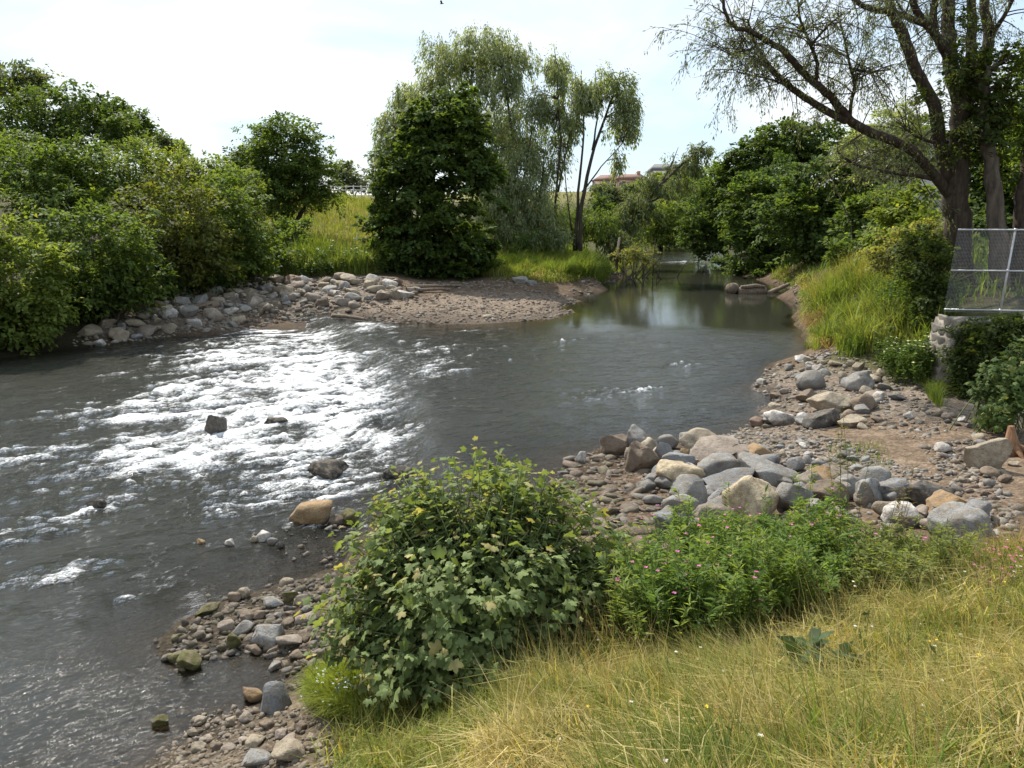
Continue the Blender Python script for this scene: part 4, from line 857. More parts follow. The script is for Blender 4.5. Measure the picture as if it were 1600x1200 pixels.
VAR = [rock_mesh('stone', 3, s, 50 + k, M_STONE, False) for k, s in enumerate(['round', 'angular', 'block', 'angular', 'slab', 'block', 'angular', 'round', 'block', 'slab'])]
def stones(poly, n, smin, smax, tints, label, group, cat='stone', sink=.2):
    made = []
    Q = in_poly(poly, n * 4); keep = []
    S = smin * (smax / smin) ** (rng.random(len(Q)) ** 1.6); order = np.argsort(-S)
    for j in order:                                   # keep the big ones apart
        if all((Q[j][0] - Q[k][0]) ** 2 + (Q[j][1] - Q[k][1]) ** 2 > (.42 * (S[j] + S[k])) ** 2 for k in keep): keep.append(j)
        if len(keep) >= n: break
    H = height(Q[keep, 0], Q[keep, 1])
    for (j, hz) in zip(keep, H):
        o = add('stone', VAR[int(rng.integers(len(VAR)))]); s = S[j]
        o.scale = (s * .5 * rng.uniform(.85, 1.2), s * .5 * rng.uniform(.75, 1.1), s * .5 * rng.uniform(.5, .8))
        o.location = (Q[j][0], Q[j][1], hz + s * sink * .6)
        o.rotation_euler = (rng.uniform(-.3, .3), rng.uniform(-.3, .3), rng.uniform(0, 6.28))
        tint = tints[int(rng.integers(len(tints)))]; c = np.array(TINT[tint]) * rng.uniform(.75, 1.15); o.color = (*c, 1)
        tag(o, label, cat, group); made.append((s, tint, Q[j][0], o))
    for t in set(q[1] for q in made):                 # single out the ones that stand out
        mine = sorted((q for q in made if q[1] == t), key=lambda q: -q[0])
        for word, q in zip(('biggest', 'second biggest', 'third biggest', 'fourth biggest'), mine): q[3]['label'] = f'{word} {WORD[t]} ' + label
        left = sorted(mine[4:], key=lambda q: q[2])
        xs = sorted(q[2] for q in made); ys = sorted(q[3].location.y for q in made); c1, c2, cm = xs[len(xs) // 3], xs[2 * len(xs) // 3], ys[len(ys) // 2]
        for q in left:
            side = 'left' if q[2] < c1 else 'middle' if q[2] < c2 else 'right'
            q[3]['label'] = f'small {WORD[t]} {label}, ' + ('front ' if q[3].location.y < cm else 'back ') + side
        if len(left) > 2: left[0][3]['label'] = f'leftmost small {WORD[t]} ' + label; left[-1][3]['label'] = f'rightmost small {WORD[t]} ' + label
WORD = dict(grey='grey', blue='blue grey', tan='tan', pink='pinkish', brown='brown', white='whitish', orange='orange', red='reddish', dark='dark', cream='cream', moss='mossy')
MIX = ['grey', 'tan', 'pink', 'brown', 'grey', 'tan', 'white', 'blue']
stones([(-17.06,31.22,0.36),(-15.56,35.46,0.93),(-14.43,40.34,1.11),(-12.64,43.03,1.08),(-10.53,40.07,0.65),(-10.95,36.01,0.32),(-13.44,33.51,0.24),(-15.8,30.63,0)], 52, .35, 1.0, MIX, 'stone in the heap along the left bank', 'stones heaped along the left bank')
stones([(-13.07,44.6,1.36),(-10.12,45.65,1.35),(-6.68,44.35,1.24),(-5.12,42.98,0.85),(-5.25,41.18,0.6),(-7.46,38.94,0.47),(-9.93,38.88,0.35),(-11.21,39.05,0.52)], 50, .35, .95, ['tan', 'pink', 'grey', 'tan', 'white', 'brown'], 'stone in the pile beside the gravel bar', 'stones piled beside the gravel bar')
stones([(7.14,23.1,0.24),(8.76,24.05,0.6),(9.76,21.92,0.94),(10.07,19.33,0.86),(8.62,16.4,0.8),(7.51,15.71,0.71),(6.15,16.23,0.54),(5.35,16.2,0.43),(6.22,19.19,0.24)], 48, .16, .42, MIX, 'stone in the shingle on the right bank', 'stones of the right bank shingle')
stones([(4.61,15.05,0.5),(5.8,15.25,0.57),(6.31,14.37,0.7),(6.21,12.85,0.77),(5.41,12.97,0.65),(4.83,13.83,0.56)], 22, .12, .28, ['grey', 'tan', 'white', 'grey', 'blue'], 'cobble in the cobble patch behind the rock row', 'cobbles behind the rock row')
stones([(2.27,15.62,0.26),(3.53,16.4,0.24),(4.31,14.4,0.5),(5.29,12.93,0.63),(6.3,12.15,0.78),(6.47,10.52,0.93),(5.81,9.18,1.04),(5.49,9.97,0.87),(4.97,11.13,0.69),(3.7,10.94,0.62),(2.22,10.42,0.5),(2.19,12.41,0.42)], 60, .24, .55, ['grey', 'blue', 'grey', 'tan', 'blue', 'grey', 'pink'], 'stone wedged in the boulder row', 'stones wedged in the boulder row', sink=.3)
stones([(8.93,16.75,0.85),(8.84,14.86,0.81),(7.51,12.33,0.89),(7.39,11.31,0.93),(8.32,12.64,0.89),(9.24,15.83,0.81)], 20, .14, .32, MIX, 'stone beside the earth track below the wall', 'stones beside the earth track')
stones([(-3.73,9.12,0),(-2.8,9.85,0.06),(-2.42,9.32,0.11),(-2.39,8.24,0.05),(-2.72,8.13,0),(-3.36,8.53,0)], 24, .09, .2, ['brown', 'dark', 'brown', 'grey'], 'stone of the spit left of the leafy bush', 'stones of the near spit')
stones([(-3.09,7.36,0),(-2.32,7.03,0.15),(-1.97,6.68,0.33),(-1.35,5.74,0.69),(-1.93,5.91,0.47),(-2.88,6.34,0.14),(-3.18,6.95,0)], 18, .07, .2, ['tan', 'pink', 'brown', 'tan'], 'stone on the near mud by the bottom edge', 'stones on the near mud')

def pebbles(name, poly, n, smin, smax, tints, label, dark=1.0, sub=1, wet=False, flat=1.0, sink=0.0):
    Q = in_poly(poly, n); hz = ground_or_water(Q[:, 0], Q[:, 1]) if wet else height(Q[:, 0], Q[:, 1])
    S = smin * (smax / smin) ** (rng.random(n) ** 1.8)
    shp = [rock_verts(sub, s, np.random.default_rng(300 + k)) for k, s in enumerate(['block', 'angular', 'block', 'angular', 'slab', 'round'])]
    F0 = shp[0][1]; nv = len(shp[0][0]); which = rng.integers(len(shp), size=n)
    base = np.stack([s[0] for s in shp])[which]
    base = base * np.stack([S * .5 * rng.uniform(.8, 1.3, n), S * .5 * rng.uniform(.7, 1.1, n), S * .5 * rng.uniform(.45, .8, n) * flat], 1)[:, None]
    a = rng.random(n) * 6.28; t = rng.normal(size=n) * .3; ca, sa, ct, st = np.cos(a), np.sin(a), np.cos(t), np.sin(t)
    X, Y, Z = base[..., 0], base[..., 1], base[..., 2]
    X, Z = X * ct[:, None] - Z * st[:, None], X * st[:, None] + Z * ct[:, None]
    X, Y = X * ca[:, None] - Y * sa[:, None], X * sa[:, None] + Y * ca[:, None]
    V = np.stack([X + Q[:, :1], Y + Q[:, 1:2], Z + (hz + S * (rng.uniform(-.16, .16, n) - sink))[:, None]], -1).reshape(-1, 3)
    F = (F0[None] + (np.arange(n) * nv)[:, None, None]).reshape(-1, 3)
    c = np.array([TINT[t] for t in tints])[rng.integers(len(tints), size=n)] * rng.uniform(.65, 1.15, (n, 1)) * dark; c = c * .55 + np.array((.19, .16, .125)) * .45
    o = add(name, mesh_np(name, V, F, np.full(len(F), 3), M_STONES, rng.random() < .0, np.repeat(c, nv, 0)))
    return tag(o, label, None, None, 'stuff')
pebbles('gravel', [(-9.82,38.38,0.22),(-7.49,39.15,0.5),(-5.01,42,0.71),(-1.42,44.79,0.78),(2.96,46.48,0.4),(3.66,43.76,0.25),(2.93,38.65,0.25),(1.44,35.93,0.24),(-2.78,34.67,0.24),(-5.62,35.1,0.24),(-8.05,35.93,0.24)], 3000, .05, .26, ['pink', 'brown', 'brown', 'grey', 'red'], 'fine reddish gravel of the bar')
pebbles('rubble', [(-16.98,29.68,0.11),(-16.09,36.76,1.16),(-15.06,42.19,1.26),(-13.17,44.96,1.41),(-10.19,45.98,1.4),(-6.44,45.17,1.32),(-4.92,42.64,0.78),(-7.36,38.37,0.35),(-9.88,37.4,0.1),(-11.85,35.17,0),(-15.65,30.34,0)], 1500, .12, .42, MIX, 'smaller rubble between the left bank stones', .95)
pebbles('rubble', [(-14.32,33.02,0.09),(-13.06,34.71,0.4),(-9.97,39.02,0.39),(-7.86,36.37,0.24),(-10.07,35.92,0.18),(-11.17,34.8,0),(-13.21,32.85,0.01)], 500, .08, .4, MIX, 'wet rubble at the waterline of the left bank', .7)
pebbles('rubble', [(-5.64,44.43,1.1),(-3.8,47.98,0.94),(0,48.22,1.07),(1.92,48.39,0.9),(2.23,46.84,0.59),(-1.42,44.79,0.78)], 260, .1, .35, ['grey', 'brown', 'pink'], 'grey rubble under the island bank')
pebbles('shingle', [(6.53,21.54,0.24),(7.76,24.23,0.25),(8.84,24.29,0.6),(9.71,24.55,0.85),(9.95,21.95,0.98),(10.21,19.3,0.89),(9.5,15.83,0.81),(7.65,14.45,0.8),(7.13,16.66,0.59),(5.8,15.25,0.57),(4.8,17.1,0.24),(5.78,18.27,0.24)], 1700, .05, .2, MIX, 'mixed shingle of the right bank')
pebbles('shingle', [(3.5,16.29,0.24),(4.95,17.15,0.24),(5.98,15.74,0.56),(6.48,14.79,0.7),(6.7,12.97,0.78),(6.97,12.28,0.85),(6.29,11.71,0.78),(5.41,12.97,0.65),(4.39,13.89,0.55)], 1500, .04, .15, ['grey', 'tan', 'white', 'pink', 'grey', 'blue'], 'pale pebbles behind the rock row')
pebbles('rubble', [(1.08,15.3,0.24),(1.96,15.78,0.24),(2.98,14.35,0.43),(2.81,12.63,0.45),(2.22,10.42,0.5),(1.86,9.46,0.57),(1.34,8.62,0.64),(1.1,9.93,0.44),(1.02,12.06,0.33),(0.79,13.54,0.24)], 1300, .05, .4, ['brown', 'brown', 'grey', 'moss', 'red'], 'brown muddy rubble at the bank tip', .7, flat=.6, sink=.1)
pebbles('rubble', [(7.45,14.04,0.8),(8.55,14.36,0.83),(7.09,10.67,0.97),(5.39,7.9,1.23),(5.2,8.68,1.01),(6.09,9.7,0.99),(6.9,12.14,0.84)], 900, .04, .2, MIX + ['red'], 'loose stones of the earth track')
pebbles('rubble', [(2.75,13.75,0.41),(4.35,13.74,0.53),(5.64,12.74,0.69),(6.62,11.61,0.82),(5.67,8.99,1.04),(4.89,9.58,0.86),(3.58,10.57,0.63),(2.13,9.97,0.51)], 380, .08, .3, MIX, 'small stones wedged between the boulders')
pebbles('rubble', [(-3.96,8.26,0),(-4.1,8.87,0.01),(-3.72,9.54,0),(-2.85,10.37,0),(-2.38,10.27,0.09),(-1.86,8.91,0.24),(-2.1,7.41,0.18),(-2.49,7.82,0),(-2.69,8.26,0),(-3.05,8.49,0),(-3.67,8.17,0)], 1100, .03, .2, ['brown', 'moss', 'pink', 'grey', 'moss'], 'dark small stones of the near spit', .5)
pebbles('rubble', [(-3.44,6.49,0),(-3.22,7.05,0),(-3.18,7.34,0),(-2.66,7.47,0),(-2.06,6.99,0.25),(-1.33,6.16,0.63),(-0.99,5.21,0.98)], 900, .025, .1, ['tan', 'pink', 'brown', 'tan'], 'small stones on the near mud', .9)
pebbles('rubble', [(3.92,43.91,0.24),(6.07,52.78,0.24),(7.65,58.56,0.41),(10.32,70.65,0.24),(8.38,66.34,0.43),(5.13,51.88,1.1),(4.14,49.76,0.79),(3.39,47.42,0.42)], 420, .08, .4, ['brown', 'grey', 'pink'], 'stones along the waterline of the island bank', .8)
pebbles('rubble', [(15.88,45.98,0.67),(14.8,40.72,0.42),(12.35,33.38,0.58),(10.55,27.49,0.42),(9.74,24.14,0.92),(12.91,33.72,1.07),(16.28,44.4,0.96),(18.41,54.73,0.71)], 420, .06, .35, ['brown', 'dark', 'pink'], 'muddy stones at the waterline below the reeds', .75)
pebbles('river_pebbles', [(-4.46,11.12,0),(-3.51,11.83,0),(-2.56,11.58,0),(-2.49,10.34,0.06),(-3.41,9.89,0),(-4.27,8.89,0),(-4.52,7.47,0),(-3.73,6.67,0),(-3.33,7.47,0),(-3.81,8.73,0.01)], 240, .04, .15, ['wet', 'dark', 'moss', 'brown'], 'wet pebbles showing in the near shallows', .8, wet=False)
pebbles('river_pebbles', [(-3.79,12.09,0),(-2.83,12.93,0),(-2.36,11.58,0),(-2.74,10.68,0),(-3.51,11.12,0)], 40, .05, .14, ['wet', 'grey', 'brown'], 'wet stones breaking the surface by the bush', .8, wet=True)

# ------------------------------------------------------------------ wall and mesh fence
M_WALL = plain_mat('old_limewash', (.22, .195, .16), .9, 0, .5, 5); M_WALLSTONE = plain_mat('wall_stone', (.2, .178, .145), .92, 0, .35, 9)
wall = empty('stone_wall', (13.5, 19.6, .8))
m = Mesh(); m.raw([(10.05, 18.95, .3), (17, 18.95, .3), (17, 20.3, .3), (10.3, 20.3, .3), (10.6, 18.95, 2.4), (17, 18.95, 2.4), (17, 20.3, 2.4), (10.75, 20.3, 2.4)], [(3, 2, 1, 0), (4, 5, 6, 7), (0, 1, 5, 4), (2, 3, 7, 6), (3, 0, 4, 7), (1, 2, 6, 5)]); m.build('core', M_WALL, wall)
bv, bf = rock_verts(2, 'block', np.random.default_rng(8)); bv = np.sign(bv) * np.abs(bv) ** .55
bme = mesh_np('block', bv, bf, np.full(len(bf), 3), M_WALLSTONE, True)
for row in range(9):
    for q in range(3):
        o = add('block', bme, wall, (0, 0, 0)); zz = .5 + row * .235
        o.location = Vector((10.12 + (zz - .3) * .25 + .05 * q + .02 * rng.normal(), 19.12 + q * .42 + .12 * (row % 2), zz)) - wall.location
        o.scale = (.05, .2 + .02 * rng.normal(), .112); o.rotation_euler = (.03 * rng.normal(), .05 * rng.normal(), .04 * rng.normal())
for row in range(9):
    for q in range(11):
        o = add('block', bme, wall, (0, 0, 0))
        o.location = Vector((10.45 + row * .06 + q * .58 + .25 * (row % 2), 18.92 + .015 * rng.normal(), .5 + row * .235)) - wall.location
        o.scale = (.28 + .02 * rng.normal(), .07, .108); o.rotation_euler = (0, .03 * rng.normal(), .03 * rng.normal())
tag(wall, 'old pale stone wall end half hidden by creepers under the fence', 'wall')

M_ZINC = plain_mat('galvanised_steel', (.5, .51, .52), .45, .6, .12, 14)
fence = empty('mesh_fence', (12.5, 20.2, 2.45))
fa, fb = np.array((11.05, 20.5, 2.5)), np.array((16.6, 19.55, 2.5))
fd = (fb - fa) / np.linalg.norm(fb - fa); FL = np.linalg.norm(fb - fa); up = np.array((0, 0, 1.0)); lean = np.array((.06, .0, 0))
def fp(s, h): return fa + fd * s + up * h + lean * h
for h_ in (.06, 1.05, 2.06):
    m = Mesh(); m.tube([fp(0, h_), fp(FL, h_)], .019, 8); m.build('rail', M_ZINC, fence, True)
for s_ in (1.32, 3.5):
    m = Mesh(); m.tube([fp(s_, -.25), fp(s_, 2.06)], .024, 8); m.build('post', M_ZINC, fence, True)
    for h_ in (.06, 1.05, 2.06):
        m = Mesh(); m.tube([fp(s_, h_ - .035), fp(s_, h_ + .035)], .034, 8); m.build('clamp', M_ZINC, fence, True)
m = Mesh()
for s_ in np.arange(0, FL, .034): m.tube([fp(s_ - .25 * (1 - s_ / FL) * .0, .0), fp(s_, 2.1)], .0016, 3, False)
for h_ in np.arange(.0, 2.1, .034): m.tube([fp(0, h_), fp(FL, h_)], .0016, 3, False)
m.build('wire_mesh', M_ZINC, fence)
tag(fence, 'galvanised wire mesh fence panels standing on the wall', 'fence')

# ------------------------------------------------------------------ driftwood, stump, tape, far fence, houses, bird
def log(name, label, pts, r0, r1, mat, cat='log', group=None, k=10):
    P = np.array(pts); t = np.linspace(0, 1, 9)[:, None]; mid = P[1] if len(P) > 2 else (P[0] + P[-1]) / 2
    Q = (1 - t) ** 2 * P[0] + 2 * t * (1 - t) * mid + t * t * P[-1]; Q[1:-1] += rng.normal(size=(7, 3)) * r0 * .08
    m = Mesh(); m.tube(Q, np.linspace(r0, r1, 9) * (1 + .08 * rng.normal(size=9)), k); o = m.build(name, mat, None, True)
    return tag(o, label, cat, group)
b0 = [(13.39,48.12,0.24),(15.15,48.12,0.24),(17.29,52.77,0.24),(14.21,50.55,0.24)]
root = empty('driftwood_stump', b0[0])
m = Mesh(); m.tube([(b0[0][0] + .1, b0[0][1], .28), (b0[0][0] + 1.0, b0[0][1], .34), (b0[1][0], b0[1][1], .3)], [.3, .36, .28], 12); m.build('trunk', M_DRIFT, root, True)
m = Mesh(); m.tube([(b0[0][0] + .2, b0[0][1] - .3, .62), (b0[0][0] + 1.1, b0[0][1] - .2, .68), (b0[1][0] - .1, b0[1][1] - .1, .6)], [.1, .14, .1], 8); m.build('bough', M_DRIFT, root, True)
m = Mesh(); m.tube([(b0[0][0] - .35, b0[0][1] - .15, .5), (b0[0][0] - .05, b0[0][1] + .3, .5)], [.36, .33], 14); m.build('root_plate', M_DRIFT, root, True)
tag(root, 'pale driftwood stump lying in the calm pool', 'driftwood')
log('driftwood_log', 'thin log sloping out of the pool beside the driftwood stump', [(b0[1][0] + .1, b0[1][1] - .2, .22), (b0[2][0] + .1, b0[2][1] - 2, .55)], .16, .1, M_DRIFT)
d = [(-4.94,42.83,0.8),(-3.31,43.9,0.76),(-5.49,43.19,0.93),(-2.86,45.08,0.86),(-8.2,36.59,0.24),(-6.36,35.31,0.24)]
for (a, b_, lab) in ((0, 1, 'pale straight log lying on the gravel bar'), (2, 3, 'thin grey pole behind the pale log on the gravel bar'), (4, 5, 'dark stick at the water edge of the gravel bar')):
    A_, B_ = np.array(d[a]), np.array(d[b_]); log('driftwood_log', lab, [A_ + (0, 0, .12), (A_ + B_) / 2 + (0, 0, .16), B_ + (0, 0, .1)], .1, .06, M_DRIFT)
s0 = [(8.67,13.31,0.88)][0]
root = empty('tree_stump', s0); m = Mesh(); S = np.array(s0)
m.tube([S + (0, .1, -.1), S + (0, .1, .15), S + (-.06, .1, .5)], [.24, .13, .05], 10); m.build('stem', M_STUMP, root, True)
for a in np.linspace(0, 6.28, 9)[:-1]:
    m = Mesh(); e = S + np.array((math.cos(a) * .55, .1 + math.sin(a) * .4, -.05)); m.tube(limb_curve(S + (0, .1, .15), e, 6, .12), np.linspace(.08, .02, 6), 6); m.build('root', M_STUMP, root, True)
tag(root, 'reddish brown tree stump with bare roots by the right edge', 'stump')
M_TAPE = plain_mat('yellow_tape', (.75, .62, .05), .5)
tp_ = [(13.75,31,3.06),(14.27,31,3.4),(14.53,31,3.54),(14.45,30.6,3.42),(14.71,30.6,3.75)]; m = Mesh()
for a, b_ in zip(tp_[:-1], tp_[1:]):
    a, b_ = np.array(a), np.array(b_); m.raw(np.array([a, b_, b_ + (0, 0, .06), a + (0, 0, .06), a + (0, .01, 0), b_ + (0, .01, 0), b_ + (0, .01, .06), a + (0, .01, .06)]), [(0, 1, 2, 3), (7, 6, 5, 4), (3, 2, 6, 7), (1, 0, 4, 5)])
o = m.build('warning_tape', M_TAPE); tag(o, 'yellow tape strung through the tall grass below the thicket', 'tape')
rf = [(-23.76,104,7.58),(-16.11,104,7.42)]; root = empty('rail_fence', rf[0]); M_RAIL = plain_mat('grey_rail', (.5, .5, .48), .6)
rl = np.array(rf); gx0 = rl[0][0]; gx1 = rl[1][0]
zt = 8.1
for h_ in (0, -.45):
    m = Mesh(); m.tube([(gx0, 104, zt + h_), (gx1, 104, zt + h_)], .06, 6); m.build('rail', M_RAIL, root)
for xx in np.linspace(gx0, gx1, 9):
    m = Mesh(); m.box((xx, 104, zt - .9), (.12, .12, 2.1)); m.build('post', M_RAIL, root)
tag(root, 'grey rail fence along the top of the meadow', 'fence')

M_BRICK = plain_mat('brick', (.36, .2, .14), .9, 0, .2, 4); M_RENDER = plain_mat('pale_render', (.62, .6, .56), .9, 0, .06, 2); M_STONEW = plain_mat('sandstone', (.4, .32, .24), .9, 0, .2, 3)
M_TILE = plain_mat('roof_tiles', (.2, .11, .08), .85, 0, .2, 3); M_SLATE = plain_mat('roof_slate', (.13, .13, .14), .8, 0, .2, 3)
M_PANE = plain_mat('window_glass', (.02, .025, .03), .08); M_FRAME = plain_mat('white_frame', (.75, .75, .73), .6)
def house(label, c, w, dp, hw, hr, wall_m, roof_m, nwin, rz=0.0, storeys=2):
    root = empty('house', c); root.rotation_euler = (0, 0, rz); c = np.array(c)
    def part(m, name, mat, parent=None):
        o = m.build(name, mat); o.parent = parent or root; return o
    m = Mesh(); m.box((0, 0, hw / 2 - 1.5), (w, dp, hw + 3)); part(m, 'wall', wall_m)
    m = Mesh(); e = .4
    m.raw([(-w / 2 - e, -dp / 2 - e, hw), (w / 2 + e, -dp / 2 - e, hw), (w / 2 + e, dp / 2 + e, hw), (-w / 2 - e, dp / 2 + e, hw), (-w / 2 + 1.5, 0, hw + hr), (w / 2 - 1.5, 0, hw + hr)],
          [(0, 1, 5, 4), (2, 3, 4, 5), (1, 2, 5), (3, 0, 4), (3, 2, 1, 0)]); rf_ = part(m, 'roof', roof_m)
    m = Mesh(); m.box((w * .25, 0, hw + hr * .9), (.9, .7, 2)); part(m, 'chimney', wall_m, rf_)
    for st in range(storeys):
        for k in range(nwin):
            xx = -w / 2 + w * (k + .5) / nwin; zz = hw * (st + .5) / storeys + .1
            m = Mesh(); m.box((xx, -dp / 2 - .03, zz), (1.3, .1, 1.4)); f_ = part(m, 'window', M_FRAME)
            m = Mesh(); m.box((xx, -dp / 2 - .06, zz), (1.05, .1, 1.15)); part(m, 'pane', M_PANE, f_)
    return tag(root, label, 'house')
house('red brick house on the far hill above the river bend', [(32.94,230,10.87)][0], 8.5, 8, 2.6, 1.7, M_BRICK, M_TILE, 4, 0, 1)
house('sandstone gabled house left of the red brick one', [(27.19,234,10.45)][0], 7.5, 8, 2.8, 1.9, M_STONEW, M_TILE, 3, -.3, 1)
house('long low grey roofed house on the far hill right of the brick one', [(48.27,250,14.2)][0], 14, 9, 2.6, 2.2, M_RENDER, M_SLATE, 5, 0, 1)
house('white rendered building glimpsed between the right bank trees', [(43.49,95,7.93)][0], 9.5, 7, 5, 1.8, M_RENDER, M_SLATE, 4, .15)
m = Mesh(); c = np.array([(-5.69,70,21.43)][0]); m.tube([c + (-.16, 0, 0), c + (0, 0, .02), c + (.18, 0, .03)], [.015, .05, .02], 6)
bird = empty('flying_bird', c); m.build('body', M_BARK, bird, True)
for s_ in (-1, 1):
    m = Mesh(); m.raw([c + (.06, 0, .03), c + (-.06, 0, .03), c + (-.12, s_ * .2, .16), c + (-.02, s_ * .36, .2), c + (.05, s_ * .22, .17), c + (0, s_ * .2, .15)], [(0, 1, 2, 4), (2, 3, 4), (0, 4, 5), (1, 5, 2)]); m.build('wing', M_BARK, bird)
tag(bird, 'small dark bird flying high above the willows', 'bird')

# ------------------------------------------------------------------ flooded brush by the island
db = [(9.5,60,0.3)]; fb_ = empty('flooded_brush', [(9.25,58.39,0.24)][0]); m = Mesh(); x0, y0 = [(8.96,59.54,0.24)][0][:2]
for q in range(42):
    a = np.array((x0 + rng.normal() * 1.1, y0 + rng.normal() * 1.0, .1)); e = a + np.array((rng.normal() * 1.0, rng.normal() * .8, rng.random() * 1.9 + .1)); m.tube(limb_curve(a, e, 5, .1, .15), np.linspace(.045, .012, 5), 5, False)
m.tube([(7.7,60,-0.08),(7.75,60,1.8),(8.16,62,3.04)], [.16, .13, .1], 7); m.tube([(10.45,60,0.3),(10.49,60,1.8),(10.53,60,3.1)], [.04, .03, .02], 5)
m.build('branches', M_BARK, fb_, True)
_, args = crown([(8.74,60,1.8,1.23,0.84,0.57),(9.82,60,2.03,0.94,0.66,0.47),(10.17,60,1.43,0.57,0.44,0.38)], 110, 20, .16, .07, .28, 'pale'); add('foliage', leaves_mesh('foliage', *args), fb_)
tag(fb_, 'half drowned brush of bare branches and pale leaves by the island tip', 'brush')

# ------------------------------------------------------------------ grass, reeds, flowers
def blades(P, L, wid, lean, az, col, bend=.6):
    n = len(P); d = np.stack([np.cos(az), np.sin(az), np.zeros(n)], 1); s = np.stack([-np.sin(az + rng.normal(size=n) * .8), np.cos(az + rng.normal(size=n) * .8), np.zeros(n)], 1)
    up = np.array([0, 0, 1.0]); L = L[:, None]; le = lean[:, None]
    m = P + (up * np.cos(le * .5) + d * np.sin(le * .5)) * L * .5
    q = P + (up * np.cos(le * .8) + d * np.sin(le * .8)) * L * .5 * .9
    le2 = le * (1 + bend) + bend * .35
    t = m + (up * np.cos(le2) + d * np.sin(le2)) * L * .5
    w = np.asarray(wid)[:, None] * s * .5
    V = np.stack([P - w, P + w, m + w * .8, m - w * .8, t], 1).reshape(-1, 3)
    k = np.arange(n)[:, None] * 5
    loops = np.concatenate([k + np.array([[0, 1, 2, 3]]), k + np.array([[3, 2, 4]])], 1).ravel()
    return V, loops, np.tile([4, 3], n), np.repeat(col, 5, 0)

def grass(name, label, poly, n, lmin, lmax, wid, cols, lean=(.15, .5), az=None, azs=1.2, bend=.7, patch=1.5, mat=None, seed=0, sinkz=.03, tuft=.0, kind='stuff', parent=None, lodge=.0, thin=None):
    Q = in_poly(poly, n)
    if tuft > 0:
        c = in_poly(poly, max(8, n // 60)); Q = c[rng.integers(len(c), size=n)] + rng.normal(size=(n, 2)) * tuft
    hz = height(Q[:, 0], Q[:, 1]); ok = hz > water_level(Q[:, 0], Q[:, 1]) - .12; Q, hz = Q[ok], hz[ok]; n = len(Q)
    if thin is not None:
        ok = fbm(Q[:, 0] / .6, Q[:, 1] / .6, 280 + seed, 3) > thin - .35 * rng.random(n); Q, hz = Q[ok], hz[ok]; n = len(Q)
    P = np.stack([Q[:, 0], Q[:, 1], hz - sinkz], 1)
    nz = fbm(Q[:, 0] / patch, Q[:, 1] / patch, 200 + seed, 3); cols = np.array(cols)
    u = np.clip((nz * 1.1 + .5) * (len(cols) - 1) + rng.normal(size=n) * .55, 0, len(cols) - 1.001); i = u.astype(int); f = (u - i)[:, None]
    col = (cols[i] * (1 - f) + cols[i + 1] * f) * rng.uniform(.7, 1.25, (n, 1))
    a = rng.random(n) * 6.28 if az is None else az + azs * fbm(Q[:, 0] / .7, Q[:, 1] / .7, 220 + seed, 2) * 2.4 + rng.normal(size=n) * .8
    hl = .78 + .6 * fbm(Q[:, 0] / .8, Q[:, 1] / .8, 240 + seed, 2)
    V, lo, to, c = blades(P, (lmin + (lmax - lmin) * rng.random(n)) * hl, wid * rng.uniform(.7, 1.3, n), np.clip(rng.uniform(*lean, n) + lodge * np.maximum(0, fbm(Q[:, 0] / .9, Q[:, 1] / .9, 260 + seed, 2) + .1), 0, 1.75), a, col, bend)
    o = add(name, mesh_np(name, V, lo, to, mat or M_GRASS, False, c))
    return tag(o, label, None, None, kind)
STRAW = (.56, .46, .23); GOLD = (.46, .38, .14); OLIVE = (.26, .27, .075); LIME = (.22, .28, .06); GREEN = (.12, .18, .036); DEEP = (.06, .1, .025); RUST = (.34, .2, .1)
NB = [(0.35,6.61,0.96),(1.2,6.85,1.02),(1.81,6.92,1.04),(2.7,6.89,1.16),(3.67,7.06,1.3),(4.78,7.95,1.17),(5.7,8.33,1.17),(4.46,5.66,1.76),(2.71,3.11,2.44),(1.13,2.39,2.65),(0,2.64,2.4),(-0.07,4.07,1.73),(0,5.4,1.22)]
grass('dry_grass', 'long golden dry grass of the near slope', NB, 44000, .3, .68, .0085, [LIME, OLIVE, GOLD, STRAW, GOLD, OLIVE, GREEN], (.25, 1.1), 2.7, .9, .75, 1.0, lodge=1.1, thin=-.12)
grass('dry_tussock', 'tussocks of straw coloured grass on the near slope', NB, 16000, .35, .75, .008, [STRAW, GOLD, OLIVE, STRAW], (.1, 1.1), None, 1, .9, .8, seed=21, tuft=.13)
grass('green_grass', 'green grass growing through the dry slope', NB, 20000, .25, .66, .009, [LIME, GREEN, OLIVE], (.1, .7), None, 1, .7, .7, seed=3, tuft=.22)
grass('straw_thatch', 'flattened straw lying in swathes on the near slope', NB, 5000, .4, .75, .007, [STRAW, GOLD, OLIVE], (1.1, 1.5), 2.9, .8, .3, 1.0, seed=51, tuft=.24, sinkz=-.12)
grass('seed_stalks', 'tall pale seed stalks among the dry grass', NB, 2600, .6, .95, .004, [STRAW, RUST, STRAW], (.05, .45), 2.7, 1, .5, 1.0, seed=4)
grass('rusty_grass', 'rust coloured grass at the right edge', [(4.85,8.07,1.14),(6.02,8.83,1.11),(4.85,6.35,1.61),(4.16,5.97,1.65),(4.25,6.81,1.43)], 6000, .25, .55, .006, [RUST, GOLD, RUST], (.2, .8), 2.9, 1, .6, seed=5)
grass('bank_grass', 'green grass at the foot of the leafy bush', [(-1.29,6.25,0.63),(-0.92,6.47,0.7),(-0.22,6.17,0.96),(0.34,6.46,0.99),(0.09,4.96,1.38),(-0.03,3.75,1.88),(-0.77,4.22,1.48),(-1.23,5.66,0.75)], 9000, .2, .6, .009, [OLIVE, GREEN, GOLD, LIME, OLIVE], (.15, 1.2), None, 1, .8, .6, seed=6, tuft=.16)
